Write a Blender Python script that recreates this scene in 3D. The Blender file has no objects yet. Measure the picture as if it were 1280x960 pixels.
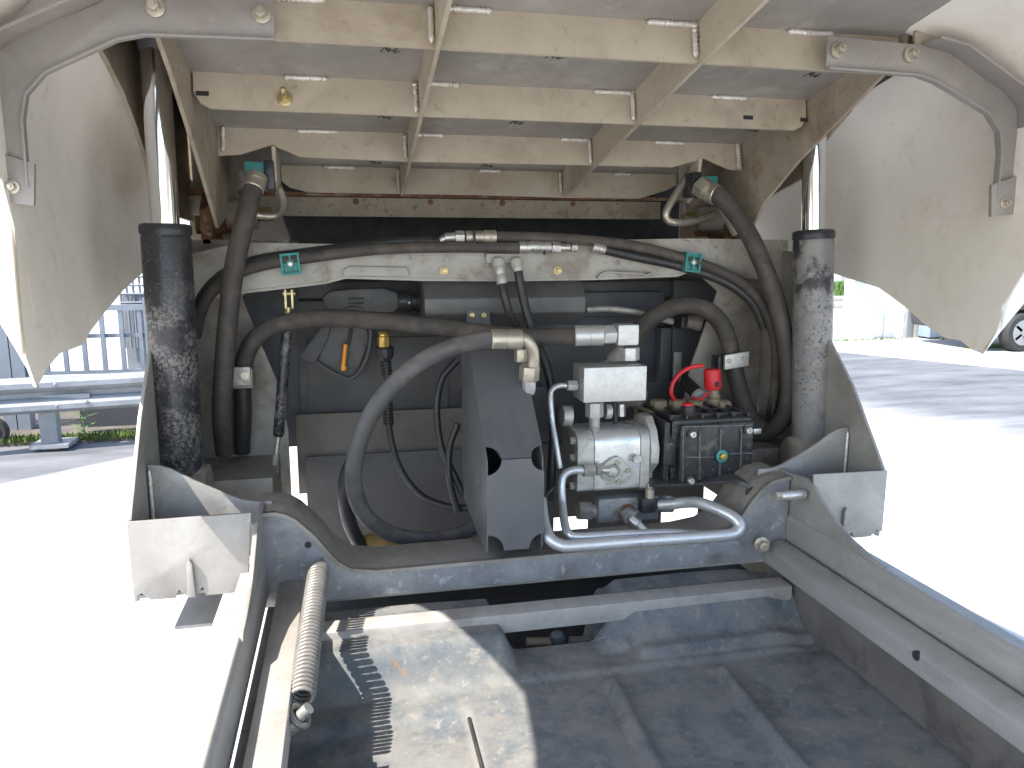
import bpy, bmesh, math, random
from mathutils import Vector, Matrix, noise
R = math.radians
V = Vector
random.seed(7)
S = bpy.context.scene
COL = S.collection

# ------------------------------------------------------------------ camera
F, YAW, PIT, H = 950.0, R(12.2), R(9.8), 1.6
FW = V((math.sin(YAW)*math.cos(PIT), math.cos(YAW)*math.cos(PIT), -math.sin(PIT)))
RT = V((math.cos(YAW), -math.sin(YAW), 0)); UP = RT.cross(FW)
CAM = V((0, 0, H))
cd = bpy.data.cameras.new('camera'); cam = bpy.data.objects.new('camera', cd); COL.objects.link(cam)
cd.lens = F/1280*36; cd.sensor_width = 36; cd.clip_start = .02; cd.clip_end = 500
cam.matrix_world = Matrix.Translation(CAM) @ Matrix((RT, UP, -FW)).transposed().to_4x4()
S.camera = cam
# ------------------------------------------------------------------ light
LD = V((0.75, 0.30, -1.0)).normalized()          # the way sunlight travels
w = bpy.data.worlds.new('World'); S.world = w; w.use_nodes = True
nt = w.node_tree; bg = nt.nodes['Background']
sk = nt.nodes.new('ShaderNodeTexSky'); sk.sky_type = 'NISHITA'; sk.sun_disc = False
sk.sun_elevation = math.asin(-LD.z); sk.sun_rotation = math.atan2(-LD.x, -LD.y)
nt.links.new(sk.outputs[0], bg.inputs[0]); bg.inputs[1].default_value = .15
sl = bpy.data.lights.new('sun', 'SUN'); sl.energy = 3.6; sl.angle = R(.53); sl.color = (1, .95, .87)
so = bpy.data.objects.new('sun', sl); COL.objects.link(so)
so.rotation_euler = LD.to_track_quat('-Z', 'Y').to_euler(); so.location = (-4, -3, 6)
S.view_settings.view_transform = 'Standard'; S.view_settings.look = 'None'
S.view_settings.gamma = 1; S.view_settings.exposure = 1.88
S.cycles.max_bounces = 8; S.cycles.diffuse_bounces = 5; S.cycles.glossy_bounces = 4
S.cycles.sample_clamp_indirect = 6

# ------------------------------------------------------------------ geometry helpers
def ray(x, y): return FW + RT*((x-640)/F) - UP*((y-480)/F)
def P(x, y, Y): d = ray(x, y); return CAM + d*(Y/d.y)               # photo point -> point at depth Y
def PZ(x, y, Z): d = ray(x, y); return CAM + d*((Z-H)/d.z)
def PXX(x, y, X): d = ray(x, y); return CAM + d*(X/d.x)
def PN(x, y, p0, n): d = ray(x, y); return CAM + d*((p0-CAM).dot(n)/d.dot(n))
MID = .36                                                          # the machine's centre line in X
def mx(p): return V((2*MID-p[0], p[1], p[2]))

class MB:
    def __init__(s): s.v = []; s.f = []
    def add(s, vs, fs):
        k = len(s.v); s.v += [V(a) for a in vs]; s.f += [tuple(i+k for i in f) for f in fs]; return s
    def box(s, x0, x1, y0, y1, z0, z1):
        vs = [(x, y, z) for x in (x0, x1) for y in (y0, y1) for z in (z0, z1)]
        return s.add(vs, [(0,1,3,2),(4,6,7,5),(0,4,5,1),(2,3,7,6),(0,2,6,4),(1,5,7,3)])
    def obox(s, c, u, v, w):                                       # centre and three half-axes
        c, u, v, w = V(c), V(u), V(v), V(w)
        vs = [c+u*a+v*b+w*d for a in (-1,1) for b in (-1,1) for d in (-1,1)]
        return s.add(vs, [(0,1,3,2),(4,6,7,5),(0,4,5,1),(2,3,7,6),(0,2,6,4),(1,5,7,3)])
    def prism(s, poly, off):
        off = V(off); n = len(poly); a = [V(p) for p in poly]
        return s.add(a+[p+off for p in a], [tuple(range(n))[::-1], tuple(range(n, 2*n))]+[(i, (i+1)%n, n+(i+1)%n, n+i) for i in range(n)])
    def lathe(s, p0, ax, prof, n=20):
        p0 = V(p0); ax = V(ax).normalized(); u = ax.orthogonal().normalized(); q = ax.cross(u)
        vs = []; fs = []; m = len(prof)
        for t, r in prof:
            for k in range(n):
                a = 2*math.pi*k/n; vs.append(p0+ax*t+(u*math.cos(a)+q*math.sin(a))*r)
        for i in range(m-1):
            for k in range(n): fs.append((i*n+k, i*n+(k+1)%n, (i+1)*n+(k+1)%n, (i+1)*n+k))
        fs.append(tuple(range(n))[::-1]); fs.append(tuple((m-1)*n+k for k in range(n)))
        return s.add(vs, fs)
    def cyl(s, a, b, r, r2=None, n=20):
        a, b = V(a), V(b); L = (b-a).length
        return s.lathe(a, b-a, [(0, r), (L, r if r2 is None else r2)], n)
    def hexa(s, a, b, r): return s.cyl(a, b, r, n=6)
    def tube(s, pts, r, n=14, sub=8, rf=None):
        pts = [V(p) for p in pts]
        if sub > 1 and len(pts) > 2:
            q = [pts[0]*2-pts[1]]+pts+[pts[-1]*2-pts[-2]]; out = []
            for i in range(1, len(q)-2):
                for k in range(sub):
                    t = k/sub; a, b, c, d = q[i-1:i+3]
                    out.append(.5*((2*b)+(c-a)*t+(2*a-5*b+4*c-d)*t*t+(3*b-a-3*c+d)*t**3))
            pts = out+[pts[-1]]
        T = [(pts[min(i+1, len(pts)-1)]-pts[max(i-1, 0)]).normalized() for i in range(len(pts))]
        u = T[0].orthogonal().normalized(); vs = []; fs = []
        for i, p in enumerate(pts):
            u = (u-T[i]*u.dot(T[i])).normalized(); q = T[i].cross(u); rr = r*(rf(i/(len(pts)-1)) if rf else 1)
            for k in range(n):
                a = 2*math.pi*k/n; vs.append(p+(u*math.cos(a)+q*math.sin(a))*rr)
        for i in range(len(pts)-1):
            for k in range(n): fs.append((i*n+k, i*n+(k+1)%n, (i+1)*n+(k+1)%n, (i+1)*n+k))
        fs.append(tuple(range(n))[::-1]); fs.append(tuple((len(pts)-1)*n+k for k in range(n)))
        return s.add(vs, fs)
    def ribbon(s, pts, depth, th):                                 # bent plate: a polyline with thickness th, swept by depth
        pts = [V(p) for p in pts]; depth = V(depth); dn = depth.normalized(); nn = []
        for i in range(len(pts)):
            t = (pts[min(i+1, len(pts)-1)]-pts[max(i-1, 0)]).normalized(); nn.append(t.cross(dn).normalized()*th)
        poly = pts+[p+a for p, a in zip(pts, nn)][::-1]
        n = len(pts); vs = poly+[p+depth for p in poly]; m = 2*n; fs = []
        for i in range(n-1):
            j = m-1-i; fs += [(i, i+1, j-1, j), (m+i, m+j, m+j-1, m+i+1), (i, m+i, m+i+1, i+1), (j, j-1, m+j-1, m+j)]
        fs += [(0, m-1, 2*m-1, m), (n-1, m+n-1, m+n, n)]
        return s.add(vs, fs)
    def build(s, name, mat, parent=None, bevel=0, smooth=40, label=None, cat=None, group=None, kind=None, org=None):
        me = bpy.data.meshes.new(name)
        o = V((0, 0, 0))
        if parent is None:
            lo = [min(p[i] for p in s.v) for i in range(3)]; hi = [max(p[i] for p in s.v) for i in range(3)]
            o = V(((lo[0]+hi[0])/2, (lo[1]+hi[1])/2, lo[2])) if org is None else V(org)
        me.from_pydata([p-o for p in s.v], [], s.f)
        bm = bmesh.new(); bm.from_mesh(me); bmesh.ops.recalc_face_normals(bm, faces=bm.faces)
        if bevel:
            es = [e for e in bm.edges if len(e.link_faces) == 2 and e.calc_face_angle(0) > R(28)]
            bmesh.ops.bevel(bm, geom=es, offset=bevel, segments=2, profile=.6, affect='EDGES', clamp_overlap=True)
        bm.to_mesh(me); bm.free()
        me.shade_smooth(); me.set_sharp_from_angle(angle=R(smooth))
        me.materials.append(M[mat])
        ob = bpy.data.objects.new(name, me); COL.objects.link(ob); ob.location = o
        if parent is not None:
            ob.parent = parent
            ob.matrix_parent_inverse = Matrix.Translation(-V(world_loc(parent)))
        tag(ob, label, cat, group, kind)
        return ob
def world_loc(o):
    return o.location if o.parent is None else V((0, 0, 0))
def tag(o, label=None, cat=None, group=None, kind=None):
    for k, v in (('label', label), ('category', cat), ('group', group), ('kind', kind)):
        if v: o[k] = v
    return o
def thing(name, loc, label, cat, group=None, kind=None):
    o = bpy.data.objects.new(name, None); COL.objects.link(o); o.location = V(loc); o.empty_display_size = .05
    return tag(o, label, cat, group, kind)
def B(): return MB()
def fb(x0, y0, x1, y1, Y, depth, mb=None):                          # box whose front face fills that photo rectangle at depth Y
    xm, ym = (x0+x1)/2, (y0+y1)/2
    return (mb or MB()).box(P(x0, ym, Y).x, P(x1, ym, Y).x, Y, Y+depth, P(xm, y1, Y).z, P(xm, y0, Y).z)
def T(pts): return [P(*p) for p in pts]
def bolt(c, ax, r, h, parent, mat='zinc', washer=True, name='bolt', wm=None):
    c, ax = V(c), V(ax).normalized(); m = MB()
    if washer: m.lathe(c, ax, [(0, r*1.55), (h*.22, r*1.55), (h*.25, r*1.4)], 18)
    o = m.build('washer', wm or mat, parent) if washer else None
    b = MB().hexa(c+ax*(h*.2 if washer else -.001), c+ax*h, r); ob = b.build(name, mat, parent, bevel=r*.12)
    MB().cyl(c+ax*h*.98, c+ax*h*1.25, r*.45, n=10).build('thread', mat, ob)
    return ob

# ------------------------------------------------------------------ materials
M = {}
def mat(name, c1, c2=None, sc=6, rough=.6, metal=0, bump=0, bsc=60, layers=(), rvar=.15, spec=.5, dust=None, stretch=None, coat=0):
    m = bpy.data.materials.new(name); m.use_nodes = True; t = m.node_tree; N = t.nodes; L = t.links
    b = N['Principled BSDF']; g = N.new('ShaderNodeNewGeometry'); pos = g.outputs['Position']
    if stretch:
        mp = N.new('ShaderNodeMapping'); mp.inputs['Scale'].default_value = stretch; L.new(pos, mp.inputs[0]); spos = mp.outputs[0]
    else: spos = pos
    def nz(scale, detail=5, ro=.6, src=None, dist=0):
        n = N.new('ShaderNodeTexNoise'); n.inputs['Scale'].default_value = scale; n.inputs['Detail'].default_value = detail
        n.inputs['Roughness'].default_value = ro; n.inputs['Distortion'].default_value = dist; L.new(src or pos, n.inputs['Vector']); return n.outputs[0]
    def ramp(src, lo, hi):
        r = N.new('ShaderNodeMapRange'); r.inputs[1].default_value = lo; r.inputs[2].default_value = hi; r.interpolation_type = 'SMOOTHSTEP'
        L.new(src, r.inputs[0]); return r.outputs[0]
    def mix(f, a, bb):
        x = N.new('ShaderNodeMix'); x.data_type = 'RGBA'
        if isinstance(f, float): x.inputs[0].default_value = f
        else: L.new(f, x.inputs[0])
        for i, c in ((6, a), (7, bb)):
            if isinstance(c, tuple): x.inputs[i].default_value = (*c, 1)
            else: L.new(c, x.inputs[i])
        return x.outputs[2]
    def mul(a, k):
        x = N.new('ShaderNodeMath'); x.operation = 'MULTIPLY'; L.new(a, x.inputs[0])
        if isinstance(k, (int, float)): x.inputs[1].default_value = k
        else: L.new(k, x.inputs[1])
        return x.outputs[0]
    col = mix(ramp(nz(sc, 6, .65, spos), .3, .7), c1, c2 or tuple(x*.8 for x in c1))
    metl = None; rg = None
    for ly in layers:                                              # (colour, scale, lo, hi, strength[, big scale, lo, hi]) patches of dirt, rust, chips
        f = ramp(nz(ly[1], 6, .7, spos if (len(ly) > 8 and ly[8] is True) else pos, .4), ly[2], ly[3])
        if len(ly) > 5 and ly[5]: f = mul(f, ramp(nz(ly[5], 3), ly[6], ly[7]))
        if len(ly) > 8 and isinstance(ly[8], tuple):
            sz = N.new('ShaderNodeSeparateXYZ'); L.new(pos, sz.inputs[0]); zz = N.new('ShaderNodeMath'); zz.operation = 'ADD'
            L.new(sz.outputs[2], zz.inputs[0]); L.new(mul(nz(9, 3), .16), zz.inputs[1]); f = mul(f, ramp(zz.outputs[0], ly[8][0]+.08, ly[8][1]+.08))
        f = mul(f, ly[4]); col = mix(f, col, ly[0])
        if metal: 
            k = N.new('ShaderNodeMath'); k.operation = 'SUBTRACT'; k.inputs[0].default_value = 1; L.new(f, k.inputs[1])
            metl = k.outputs[0] if metl is None else mul(metl, k.outputs[0])
    if dust:                                                       # dust lying on what faces up
        sp = N.new('ShaderNodeSeparateXYZ'); L.new(g.outputs['Normal'], sp.inputs[0])
        f = mul(mul(ramp(sp.outputs[2], .1, .95), ramp(nz(14, 6, .7), .3, .62)), dust[1]); col = mix(f, col, dust[0])
    L.new(col, b.inputs['Base Color'])
    r = N.new('ShaderNodeMapRange'); r.inputs[3].default_value = max(.03, rough-rvar); r.inputs[4].default_value = min(1, rough+rvar)
    r.inputs[1].default_value = .3; r.inputs[2].default_value = .7
    L.new(nz(sc*2.7, 5, .6, spos), r.inputs[0]); L.new(r.outputs[0], b.inputs['Roughness'])
    b.inputs['Metallic'].default_value = metal
    if metl is not None: L.new(mul(metl, metal), b.inputs['Metallic'])
    b.inputs['Specular IOR Level'].default_value = spec
    if coat: b.inputs['Coat Weight'].default_value = coat; b.inputs['Coat Roughness'].default_value = .3
    if bump:
        bp = N.new('ShaderNodeBump'); bp.inputs['Strength'].default_value = bump; bp.inputs['Distance'].default_value = .004
        L.new(nz(bsc, 6, .65), bp.inputs['Height']); L.new(bp.outputs[0], b.inputs['Normal'])
    M[name] = m; return m
BR = (.16, .10, .06)
mat('hopper_rib', (.50, .43, .33), (.425, .36, .27), 5, .55, .05, .12, 90, [((.30,.225,.155), 7, .48, .72, .5), ((.19,.13,.085), 40, .58, .72, .45), ((.55,.50,.43), 4, .55, .7, .5), ((.25,.19,.14), 3, .52, .66, .4)])
mat('hopper_floor', (.34, .315, .28), (.27, .248, .216), 6, .5, .12, .12, 70, [((.20,.163,.125), 5, .50, .74, .5), ((.43,.405,.365), 11, .55, .70, .5), ((.14,.112,.09), 60, .62, .74, .5), ((.45,.43,.395), 3, .56, .66, .4)])
mat('hopper_side', (.40, .335, .255), (.30, .25, .185), 6, .55, .05, .12, 80, [((.17,.11,.065), 8, .48, .7, .65), ((.11,.07,.045), 28, .58, .7, .6)])
mat('weld', (.78, .74, .68), (.62, .57, .5), 60, .4, .4, .3, 220, [((.4,.3,.2), 40, .58, .7, .5)])
mat('fairing', (.80, .75, .67), (.73, .675, .59), 3, .5, 0, .10, 45, [((.50,.41,.32), 2.6, .52, .8, .5), ((.38,.30,.23), 9, .57, .78, .4), ((.52,.45,.37), 24, .58, .72, .4), ((.16,.11,.08), 110, .69, .73, .6)], spec=.4)
mat('bracket_steel', (.33, .295, .27), (.26, .235, .215), 8, .5, .2, .08, 90, [((.22,.165,.13), 10, .55, .75, .5), ((.4,.36,.33), 16, .58, .72, .4)])
mat('galv', (.335, .318, .295), (.25, .235, .215), 9, .48, .2, .12, 120, [((.19,.155,.12), 7, .5, .72, .55), ((.42,.41,.39), 16, .56, .72, .5), ((.12,.085,.055), 45, .64, .74, .5)])
mat('galv_beam', (.30, .30, .305), (.20, .20, .205), 16, .55, .25, .2, 160, [((.10,.075,.06), 14, .47, .62, .75, 4, .40, .6), ((.50,.50,.51), 38, .56, .66, .5), ((.14,.085,.05), 40, .6, .7, .5)])
mat('galv_dirty', (.36, .33, .29), (.27, .245, .21), 7, .6, .25, .15, 100, [((.13,.09,.065), 6, .46, .68, .7), ((.20,.11,.055), 18, .58, .68, .55), ((.46,.44,.41), 22, .6, .7, .5)])
mat('rail_steel', (.37, .35, .325), (.30, .282, .26), 8, .55, .12, .08, 120, [((.17,.14,.115), 6, .5, .72, .5), ((.13,.10,.08), 45, .62, .72, .5), ((.37,.355,.33), 20, .58, .7, .4)], stretch=(3, .5, 3))
mat('beam_cream', (.41, .385, .34), (.33, .305, .265), 9, .55, .1, .12, 90, [((.17,.125,.085), 9, .48, .68, .65), ((.09,.065,.05), 30, .58, .7, .6)])
mat('hinge_dirty', (.40, .34, .265), (.32, .27, .205), 10, .75, 0, .2, 90, [((.14,.09,.06), 60, .54, .66, .65), ((.12,.085,.06), 12, .58, .72, .5), ((.28,.14,.055), 26, .62, .7, .5)])
mat('rust', (.22, .10, .045), (.14, .065, .035), 30, .85, 0, .4, 160, [((.36,.30,.22), 25, .52, .62, .7)])
mat('chrome', (.82, .83, .85), (.76, .77, .8), 4, .09, 1, rvar=.04)
mat('barrel', (.020, .021, .025), (.036, .036, .040), 20, .33, 0, .12, 130, [((.19,.178,.165), 150, .47, .54, .9, 14, .42, .58, (1.56, 1.46)), ((.17,.16,.15), 60, .54, .62, .75, 6, .42, .58, (1.52, 1.36)), ((.22,.2,.18), 190, .60, .63, .8), ((.16,.09,.05), 22, .62, .70, .6)])
mat('barrel_bare', (.26, .245, .23), (.19, .185, .185), 18, .45, .1, .12, 130, [((.018,.018,.02), 24, .47, .52, .95, 9, .40, .52, (1.44, 1.54)), ((.022,.022,.026), 150, .54, .59, .9, 8, .4, .6), ((.03,.03,.035), 12, .54, .62, .8, 5, .42, .6), ((.38,.36,.34), 40, .58, .66, .5)])
mat('rubber', (.066, .055, .048), (.046, .039, .034), 12, .68, 0, .12, 150, [((.15,.125,.10), 9, .46, .7, .55), ((.19,.17,.15), 40, .62, .72, .3)], dust=((.19,.165,.14), .35))
mat('rubber_grey', (.082, .077, .075), (.058, .055, .054), 12, .6, 0, .1, 150, [((.2,.18,.16), 10, .5, .7, .5)], dust=((.27,.25,.23), .6))
mat('rubber_clean', (.036, .034, .034), (.026, .025, .026), 12, .42, 0, .08, 150, [((.09,.08,.07), 12, .52, .7, .4)])
mat('panel_dark', (.092, .088, .086), (.070, .067, .067), 4, .55, 0, .06, 60, [((.17,.148,.122), 5, .48, .75, .55), ((.21,.185,.155), 40, .60, .74, .4)], dust=((.2,.18,.15), .5))
mat('panel_blue', (.078, .082, .092), (.060, .063, .072), 4, .5, 0, .05, 60, [((.15,.135,.118), 7, .5, .75, .5), ((.18,.165,.145), 50, .62, .74, .35)])
mat('panel_brown', (.17, .148, .125), (.12, .105, .088), 5, .7, 0, .15, 60, [((.07,.062,.055), 5, .5, .65, .6), ((.25,.22,.18), 24, .58, .7, .5)])
mat('pan', (.100, .117, .132), (.070, .084, .097), 6, .74, 0, .2, 90, [((.19,.170,.145), 5, .50, .66, .5), ((.29,.265,.235), 70, .57, .66, .5), ((.25,.225,.19), 18, .59, .65, .5), ((.22,.11,.05), 11, .65, .69, .65), ((.03,.033,.038), 7, .56, .66, .6)], dust=((.26,.238,.205), .5), spec=.3)
mat('guard', (.125, .125, .130), (.10, .10, .105), 6, .42, .1, .05, 140, [((.17,.15,.13), 5, .52, .72, .5), ((.30,.28,.26), 110, .66, .72, .5)])
mat('duct', (.125, .12, .118), (.095, .092, .092), 7, .45, .1, .05, 140, [((.17,.15,.13), 9, .52, .7, .45)])
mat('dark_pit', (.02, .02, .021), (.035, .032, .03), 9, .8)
mat('void_black', (.020, .018, .016), (.012, .011, .010), 9, .8)  # near-black standing for shade in the hinge void and cylinder wells
mat('skirt', (.15, .13, .11), (.10, .088, .075), 8, .8, 0, .15, 90, [((.05,.042,.036), 10, .5, .66, .6)])
mat('zinc', (.62, .60, .56), (.50, .48, .44), 30, .36, .75, .08, 200, [((.30,.26,.21), 30, .54, .7, .5)])
mat('zinc_warm', (.56, .51, .42), (.46, .41, .33), 30, .4, .7, .08, 200, [((.26,.21,.15), 28, .52, .7, .6)])
mat('yellow_zinc', (.60, .50, .27), (.48, .38, .18), 40, .38, .8, .05, 200, [((.2,.15,.1), 40, .55, .7, .6)])
mat('alu_block', (.64, .62, .59), (.56, .545, .52), 50, .42, .55, .15, 400, [((.42,.39,.36), 90, .55, .7, .5)])
mat('alu_pump', (.74, .73, .71), (.64, .63, .61), 14, .34, .6, .1, 160, [((.40,.37,.33), 12, .52, .7, .6), ((.25,.21,.17), 50, .63, .7, .5)])
mat('alu_cast', (.55, .53, .49), (.45, .43, .39), 18, .5, .5, .35, 260, [((.24,.2,.16), 20, .5, .66, .7)])
mat('pipe_silver', (.66, .66, .66), (.54, .54, .55), 14, .36, .6, .05, 200, [((.34,.31,.28), 20, .54, .7, .5)])
mat('black_cast', (.018, .018, .02), (.028, .028, .03), 20, .36, 0, .25, 200, [((.14,.125,.11), 22, .54, .66, .6), ((.34,.32,.3), 120, .62, .67, .6, 9, .46, .6)], dust=((.16,.14,.12), .6))
mat('worn_edge', (.22, .21, .2), (.06, .06, .06), 120, .45, .2, .2, 200)
mat('black_paint', (.02, .021, .026), (.03, .031, .036), 12, .35, 0, .05, 90, [((.12,.11,.1), 16, .55, .68, .5)], dust=((.16,.15,.13), .4))
mat('brass', (.55, .36, .10), (.42, .27, .08), 30, .35, .8, .1, 160, [((.25,.2,.14), 24, .5, .66, .6)])
mat('brass_dusty', (.34, .27, .18), (.28, .22, .15), 30, .6, .3, .2, 160, [((.2,.17,.14), 20, .5, .66, .7)])
mat('teal', (.035, .25, .23), (.028, .19, .18), 30, .45, 0, .05, 160, [((.2,.2,.18), 30, .56, .7, .4)])
mat('red', (.72, .030, .035), (.62, .024, .03), 20, .42, 0, .05, 160)
mat('orange', (.95, .36, .03), (.85, .30, .02), 30, .4)
mat('yellow_hose', (.42, .27, .07), (.2, .13, .05), 30, .6)
mat('gun_grey', (.085, .082, .082), (.07, .068, .068), 10, .55, 0, .1, 200, [((.17,.15,.13), 8, .5, .7, .5)])
mat('ink', (.03, .03, .04), None, 90, .7)
mat('spring_steel', (.22, .205, .185), (.16, .15, .135), 30, .45, .3, .1, 160, [((.14,.11,.085), 24, .55, .7, .5)])
# setting
mat('concrete', (.46, .45, .43), (.38, .37, .355), 1.2, .9, 0, .3, 30, [((.28,.27,.26), 1.7, .55, .7, .5), ((.2,.19,.18), 40, .68, .74, .4)])
mat('asphalt', (.125, .13, .14), (.095, .10, .11), 2.5, .9, 0, .4, 60, [((.30,.30,.30), 1.1, .52, .68, .7), ((.25,.25,.25), 60, .6, .7, .5)], stretch=(.4, 1.2, 1))
mat('soil', (.10, .085, .065), (.06, .05, .04), 6, .95, 0, .5, 30)
mat('moss', (.10, .14, .025), (.06, .09, .02), 14, .9, 0, .6, 60)
mat('leaf', (.08, .15, .03), (.05, .10, .02), 10, .6)
mat('white_wall', (.78, .78, .77), (.70, .70, .69), 2, .85, 0, .05, 30, [((.5,.48,.45), 3, .6, .75, .3)])
mat('blue_box', (.20, .26, .36), (.17, .23, .32), 3, .6)
mat('rail_galv', (.24, .25, .265), (.18, .19, .20), 6, .55, .15, .08, 60, [((.15,.155,.16), 5, .5, .7, .6)])
mat('fence_blue', (.17, .19, .215), (.14, .155, .18), 8, .5, .1)
mat('board_dark', (.04, .042, .05), (.03, .032, .038), 4, .6)
mat('tyre', (.025, .025, .026), None, 20, .8, 0, .2, 60)
mat('wheel_alloy', (.34, .35, .37), None, 6, .35, .8)
mat('kerb', (.34, .33, .31), (.28, .27, .25), 6, .9, 0, .3, 50)
mat('car_dark', (.05, .045, .05), None, 4, .3, .2)

# ================================================================== SETTING
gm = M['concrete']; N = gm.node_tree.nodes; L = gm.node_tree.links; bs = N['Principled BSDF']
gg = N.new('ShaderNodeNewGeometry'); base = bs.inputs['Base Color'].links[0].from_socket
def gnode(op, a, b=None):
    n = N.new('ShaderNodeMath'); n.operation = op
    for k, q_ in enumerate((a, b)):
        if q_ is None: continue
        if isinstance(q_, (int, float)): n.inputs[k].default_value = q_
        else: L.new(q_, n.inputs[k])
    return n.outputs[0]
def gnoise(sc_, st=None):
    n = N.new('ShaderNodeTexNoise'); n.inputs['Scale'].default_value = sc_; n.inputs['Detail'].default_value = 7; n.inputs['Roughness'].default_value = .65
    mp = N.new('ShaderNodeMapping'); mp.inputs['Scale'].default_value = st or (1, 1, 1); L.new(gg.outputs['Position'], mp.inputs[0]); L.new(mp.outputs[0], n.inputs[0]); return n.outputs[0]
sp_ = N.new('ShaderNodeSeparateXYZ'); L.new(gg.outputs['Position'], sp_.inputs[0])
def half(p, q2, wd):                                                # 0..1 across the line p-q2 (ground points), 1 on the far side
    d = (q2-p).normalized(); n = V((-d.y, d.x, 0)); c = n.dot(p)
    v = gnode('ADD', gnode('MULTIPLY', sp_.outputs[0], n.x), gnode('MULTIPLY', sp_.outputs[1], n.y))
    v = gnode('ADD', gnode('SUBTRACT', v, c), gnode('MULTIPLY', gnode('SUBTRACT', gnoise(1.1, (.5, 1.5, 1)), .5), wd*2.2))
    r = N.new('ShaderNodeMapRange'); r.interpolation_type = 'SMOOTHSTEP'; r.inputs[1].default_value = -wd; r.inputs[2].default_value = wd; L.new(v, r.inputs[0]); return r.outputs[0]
right = gnode('MULTIPLY', half(PZ(1060, 512, 0), PZ(1290, 548, 0), .9), half(PZ(1290, 464, 0), PZ(1060, 441, 0), .08))  # right band: asphalt tone with the dappled tree shade painted in
left = half(PZ(0, 606, 0), PZ(165, 572, 0), .06)  # left strip by the guardrail: asphalt grey and a cast shadow painted together
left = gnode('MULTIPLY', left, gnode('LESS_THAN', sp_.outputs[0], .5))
asph_shade = gnode('MAXIMUM', gnode('MULTIPLY', right, gnode('GREATER_THAN', sp_.outputs[0], 1.0)), left)
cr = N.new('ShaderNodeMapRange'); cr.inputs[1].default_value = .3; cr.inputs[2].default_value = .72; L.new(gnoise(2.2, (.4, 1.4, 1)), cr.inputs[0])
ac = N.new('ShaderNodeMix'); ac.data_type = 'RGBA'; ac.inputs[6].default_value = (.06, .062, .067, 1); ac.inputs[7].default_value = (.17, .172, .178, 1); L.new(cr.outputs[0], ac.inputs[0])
fin = N.new('ShaderNodeMix'); fin.data_type = 'RGBA'; L.new(asph_shade, fin.inputs[0]); L.new(base, fin.inputs[6]); L.new(ac.outputs[2], fin.inputs[7])
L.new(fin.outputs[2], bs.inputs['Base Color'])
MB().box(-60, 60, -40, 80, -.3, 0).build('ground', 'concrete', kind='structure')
vg = MB().box(-9, -1.0, 6.95, 9.5, 0, .03).build('verge', 'soil', kind='structure')
def mossy(c, rx, ry, n, name, mt, hgt, label):
    m = MB()
    for i in range(n):
        a = random.random()*6.28; q = math.sqrt(random.random()); x, y = c[0]+math.cos(a)*q*rx, c[1]+math.sin(a)*q*ry
        hh = hgt*random.uniform(.4, 1.2); b = random.random()*6.28; wv = .006+hgt*.09
        d = V((math.cos(b), math.sin(b), 0)); e = V((-d.y, d.x, 0))*hh*random.uniform(-.6, .6)
        p = V((x, y, c[2])); m.add([p-d*wv, p+d*wv, p+e+V((0, 0, hh))], [(0, 1, 2)])
    return m.build(name, mt, label=label, kind='stuff')
mossy((-2.05, 7.0, .03), .42, .10, 900, 'moss', 'moss', .05, 'yellow green moss at the foot of the dark board')
mossy((-2.9, 7.0, .03), .35, .10, 600, 'moss', 'moss', .05, 'green moss left of the guardrail post')
mossy((P(1046, 365, 25).x, 25.5, .0), 2.6, 1.6, 5000, 'grass', 'leaf', .55, 'patch of bright grass beyond the right kerb')
mossy((10.9, 10.9, .0), .7, .15, 300, 'grass', 'leaf', .07, 'weedy grass strip beside the car wheel')
mossy((9.0, 12.35, .0), 1.3, .08, 300, 'grass', 'leaf', .05, 'thin weeds along the foot of the white wall')
wp = thing('weed_plant', (-2.25, 7.0, .03), 'leafy green weed growing beside the guardrail post', 'plant')
for k in range(16):
    a = k*2.4; t = .03+.018*k; m = MB(); c = V((-2.25, 7.0, .03+t)); d = V((math.cos(a), math.sin(a), .35)).normalized(); e = V((-d.y, d.x, 0)).normalized()
    m.add([c, c+d*.06+e*.022, c+d*.13+V((0, 0, -.01)), c+d*.06-e*.022], [(0, 1, 2, 3)]); m.build('leaf', 'leaf', wp)
MB().cyl((-2.25, 7.0, .03), (-2.24, 7.0, .34), .006, .003, 8).build('stem', 'leaf', wp)

# guardrail on the left
GY = 6.6
gr = thing('guardrail', (-2.5, GY, 0), 'galvanised steel guardrail with one post left of the machine', 'guardrail')
z1, z0 = P(60, 473, GY).z, P(60, 519, GY).z
prof = [(0, 0), (-.05, .015), (-.085, .05), (-.085, .10), (-.05, .15), (.0, .165), (.0, .215), (-.05, .23), (-.085, .28), (-.085, .33), (-.05, .37), (0, .38)]
sc = (z1-z0)/.38
pts = [V((-3.05, GY+a, z0+b*sc)) for a, b in prof]
MB().ribbon(pts, (4.2, .7, 0), .004).build('rail_beam', 'rail_galv', gr)
MB().cyl((-3.07, GY-.02, z0), (-3.07, GY-.02, z1), .075, n=20).build('end_roll', 'rail_galv', gr)
px = P(62, 540, GY+.15).x; GY += .115
MB().box(px-.065, px+.065, GY+.01, GY+.11, 0, z1-.06).build('post', 'rail_galv', gr, bevel=.008)
MB().box(px-.13, px+.16, GY-.06, GY+.2, .03, .06).build('foot_plate', 'rail_galv', gr)
MB().box(px-.10, px+.34, GY-.02, GY-.004, P(60, 499, GY).z, P(60, 493, GY).z).build('splice_plate', 'rail_galv', gr)
for x, y, dd in ((68, 481, .085), (70, 508, .085), (54, 509, .085), (89, 496, .02), (107, 503, .06)):
    c = P(x, y, GY-dd); MB().lathe(c+V((0, .02, 0)), (0, -1, 0), [(0, .018), (.012, .016), (.018, .006)], 12).build('bolt', 'rail_galv', gr)
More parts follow.
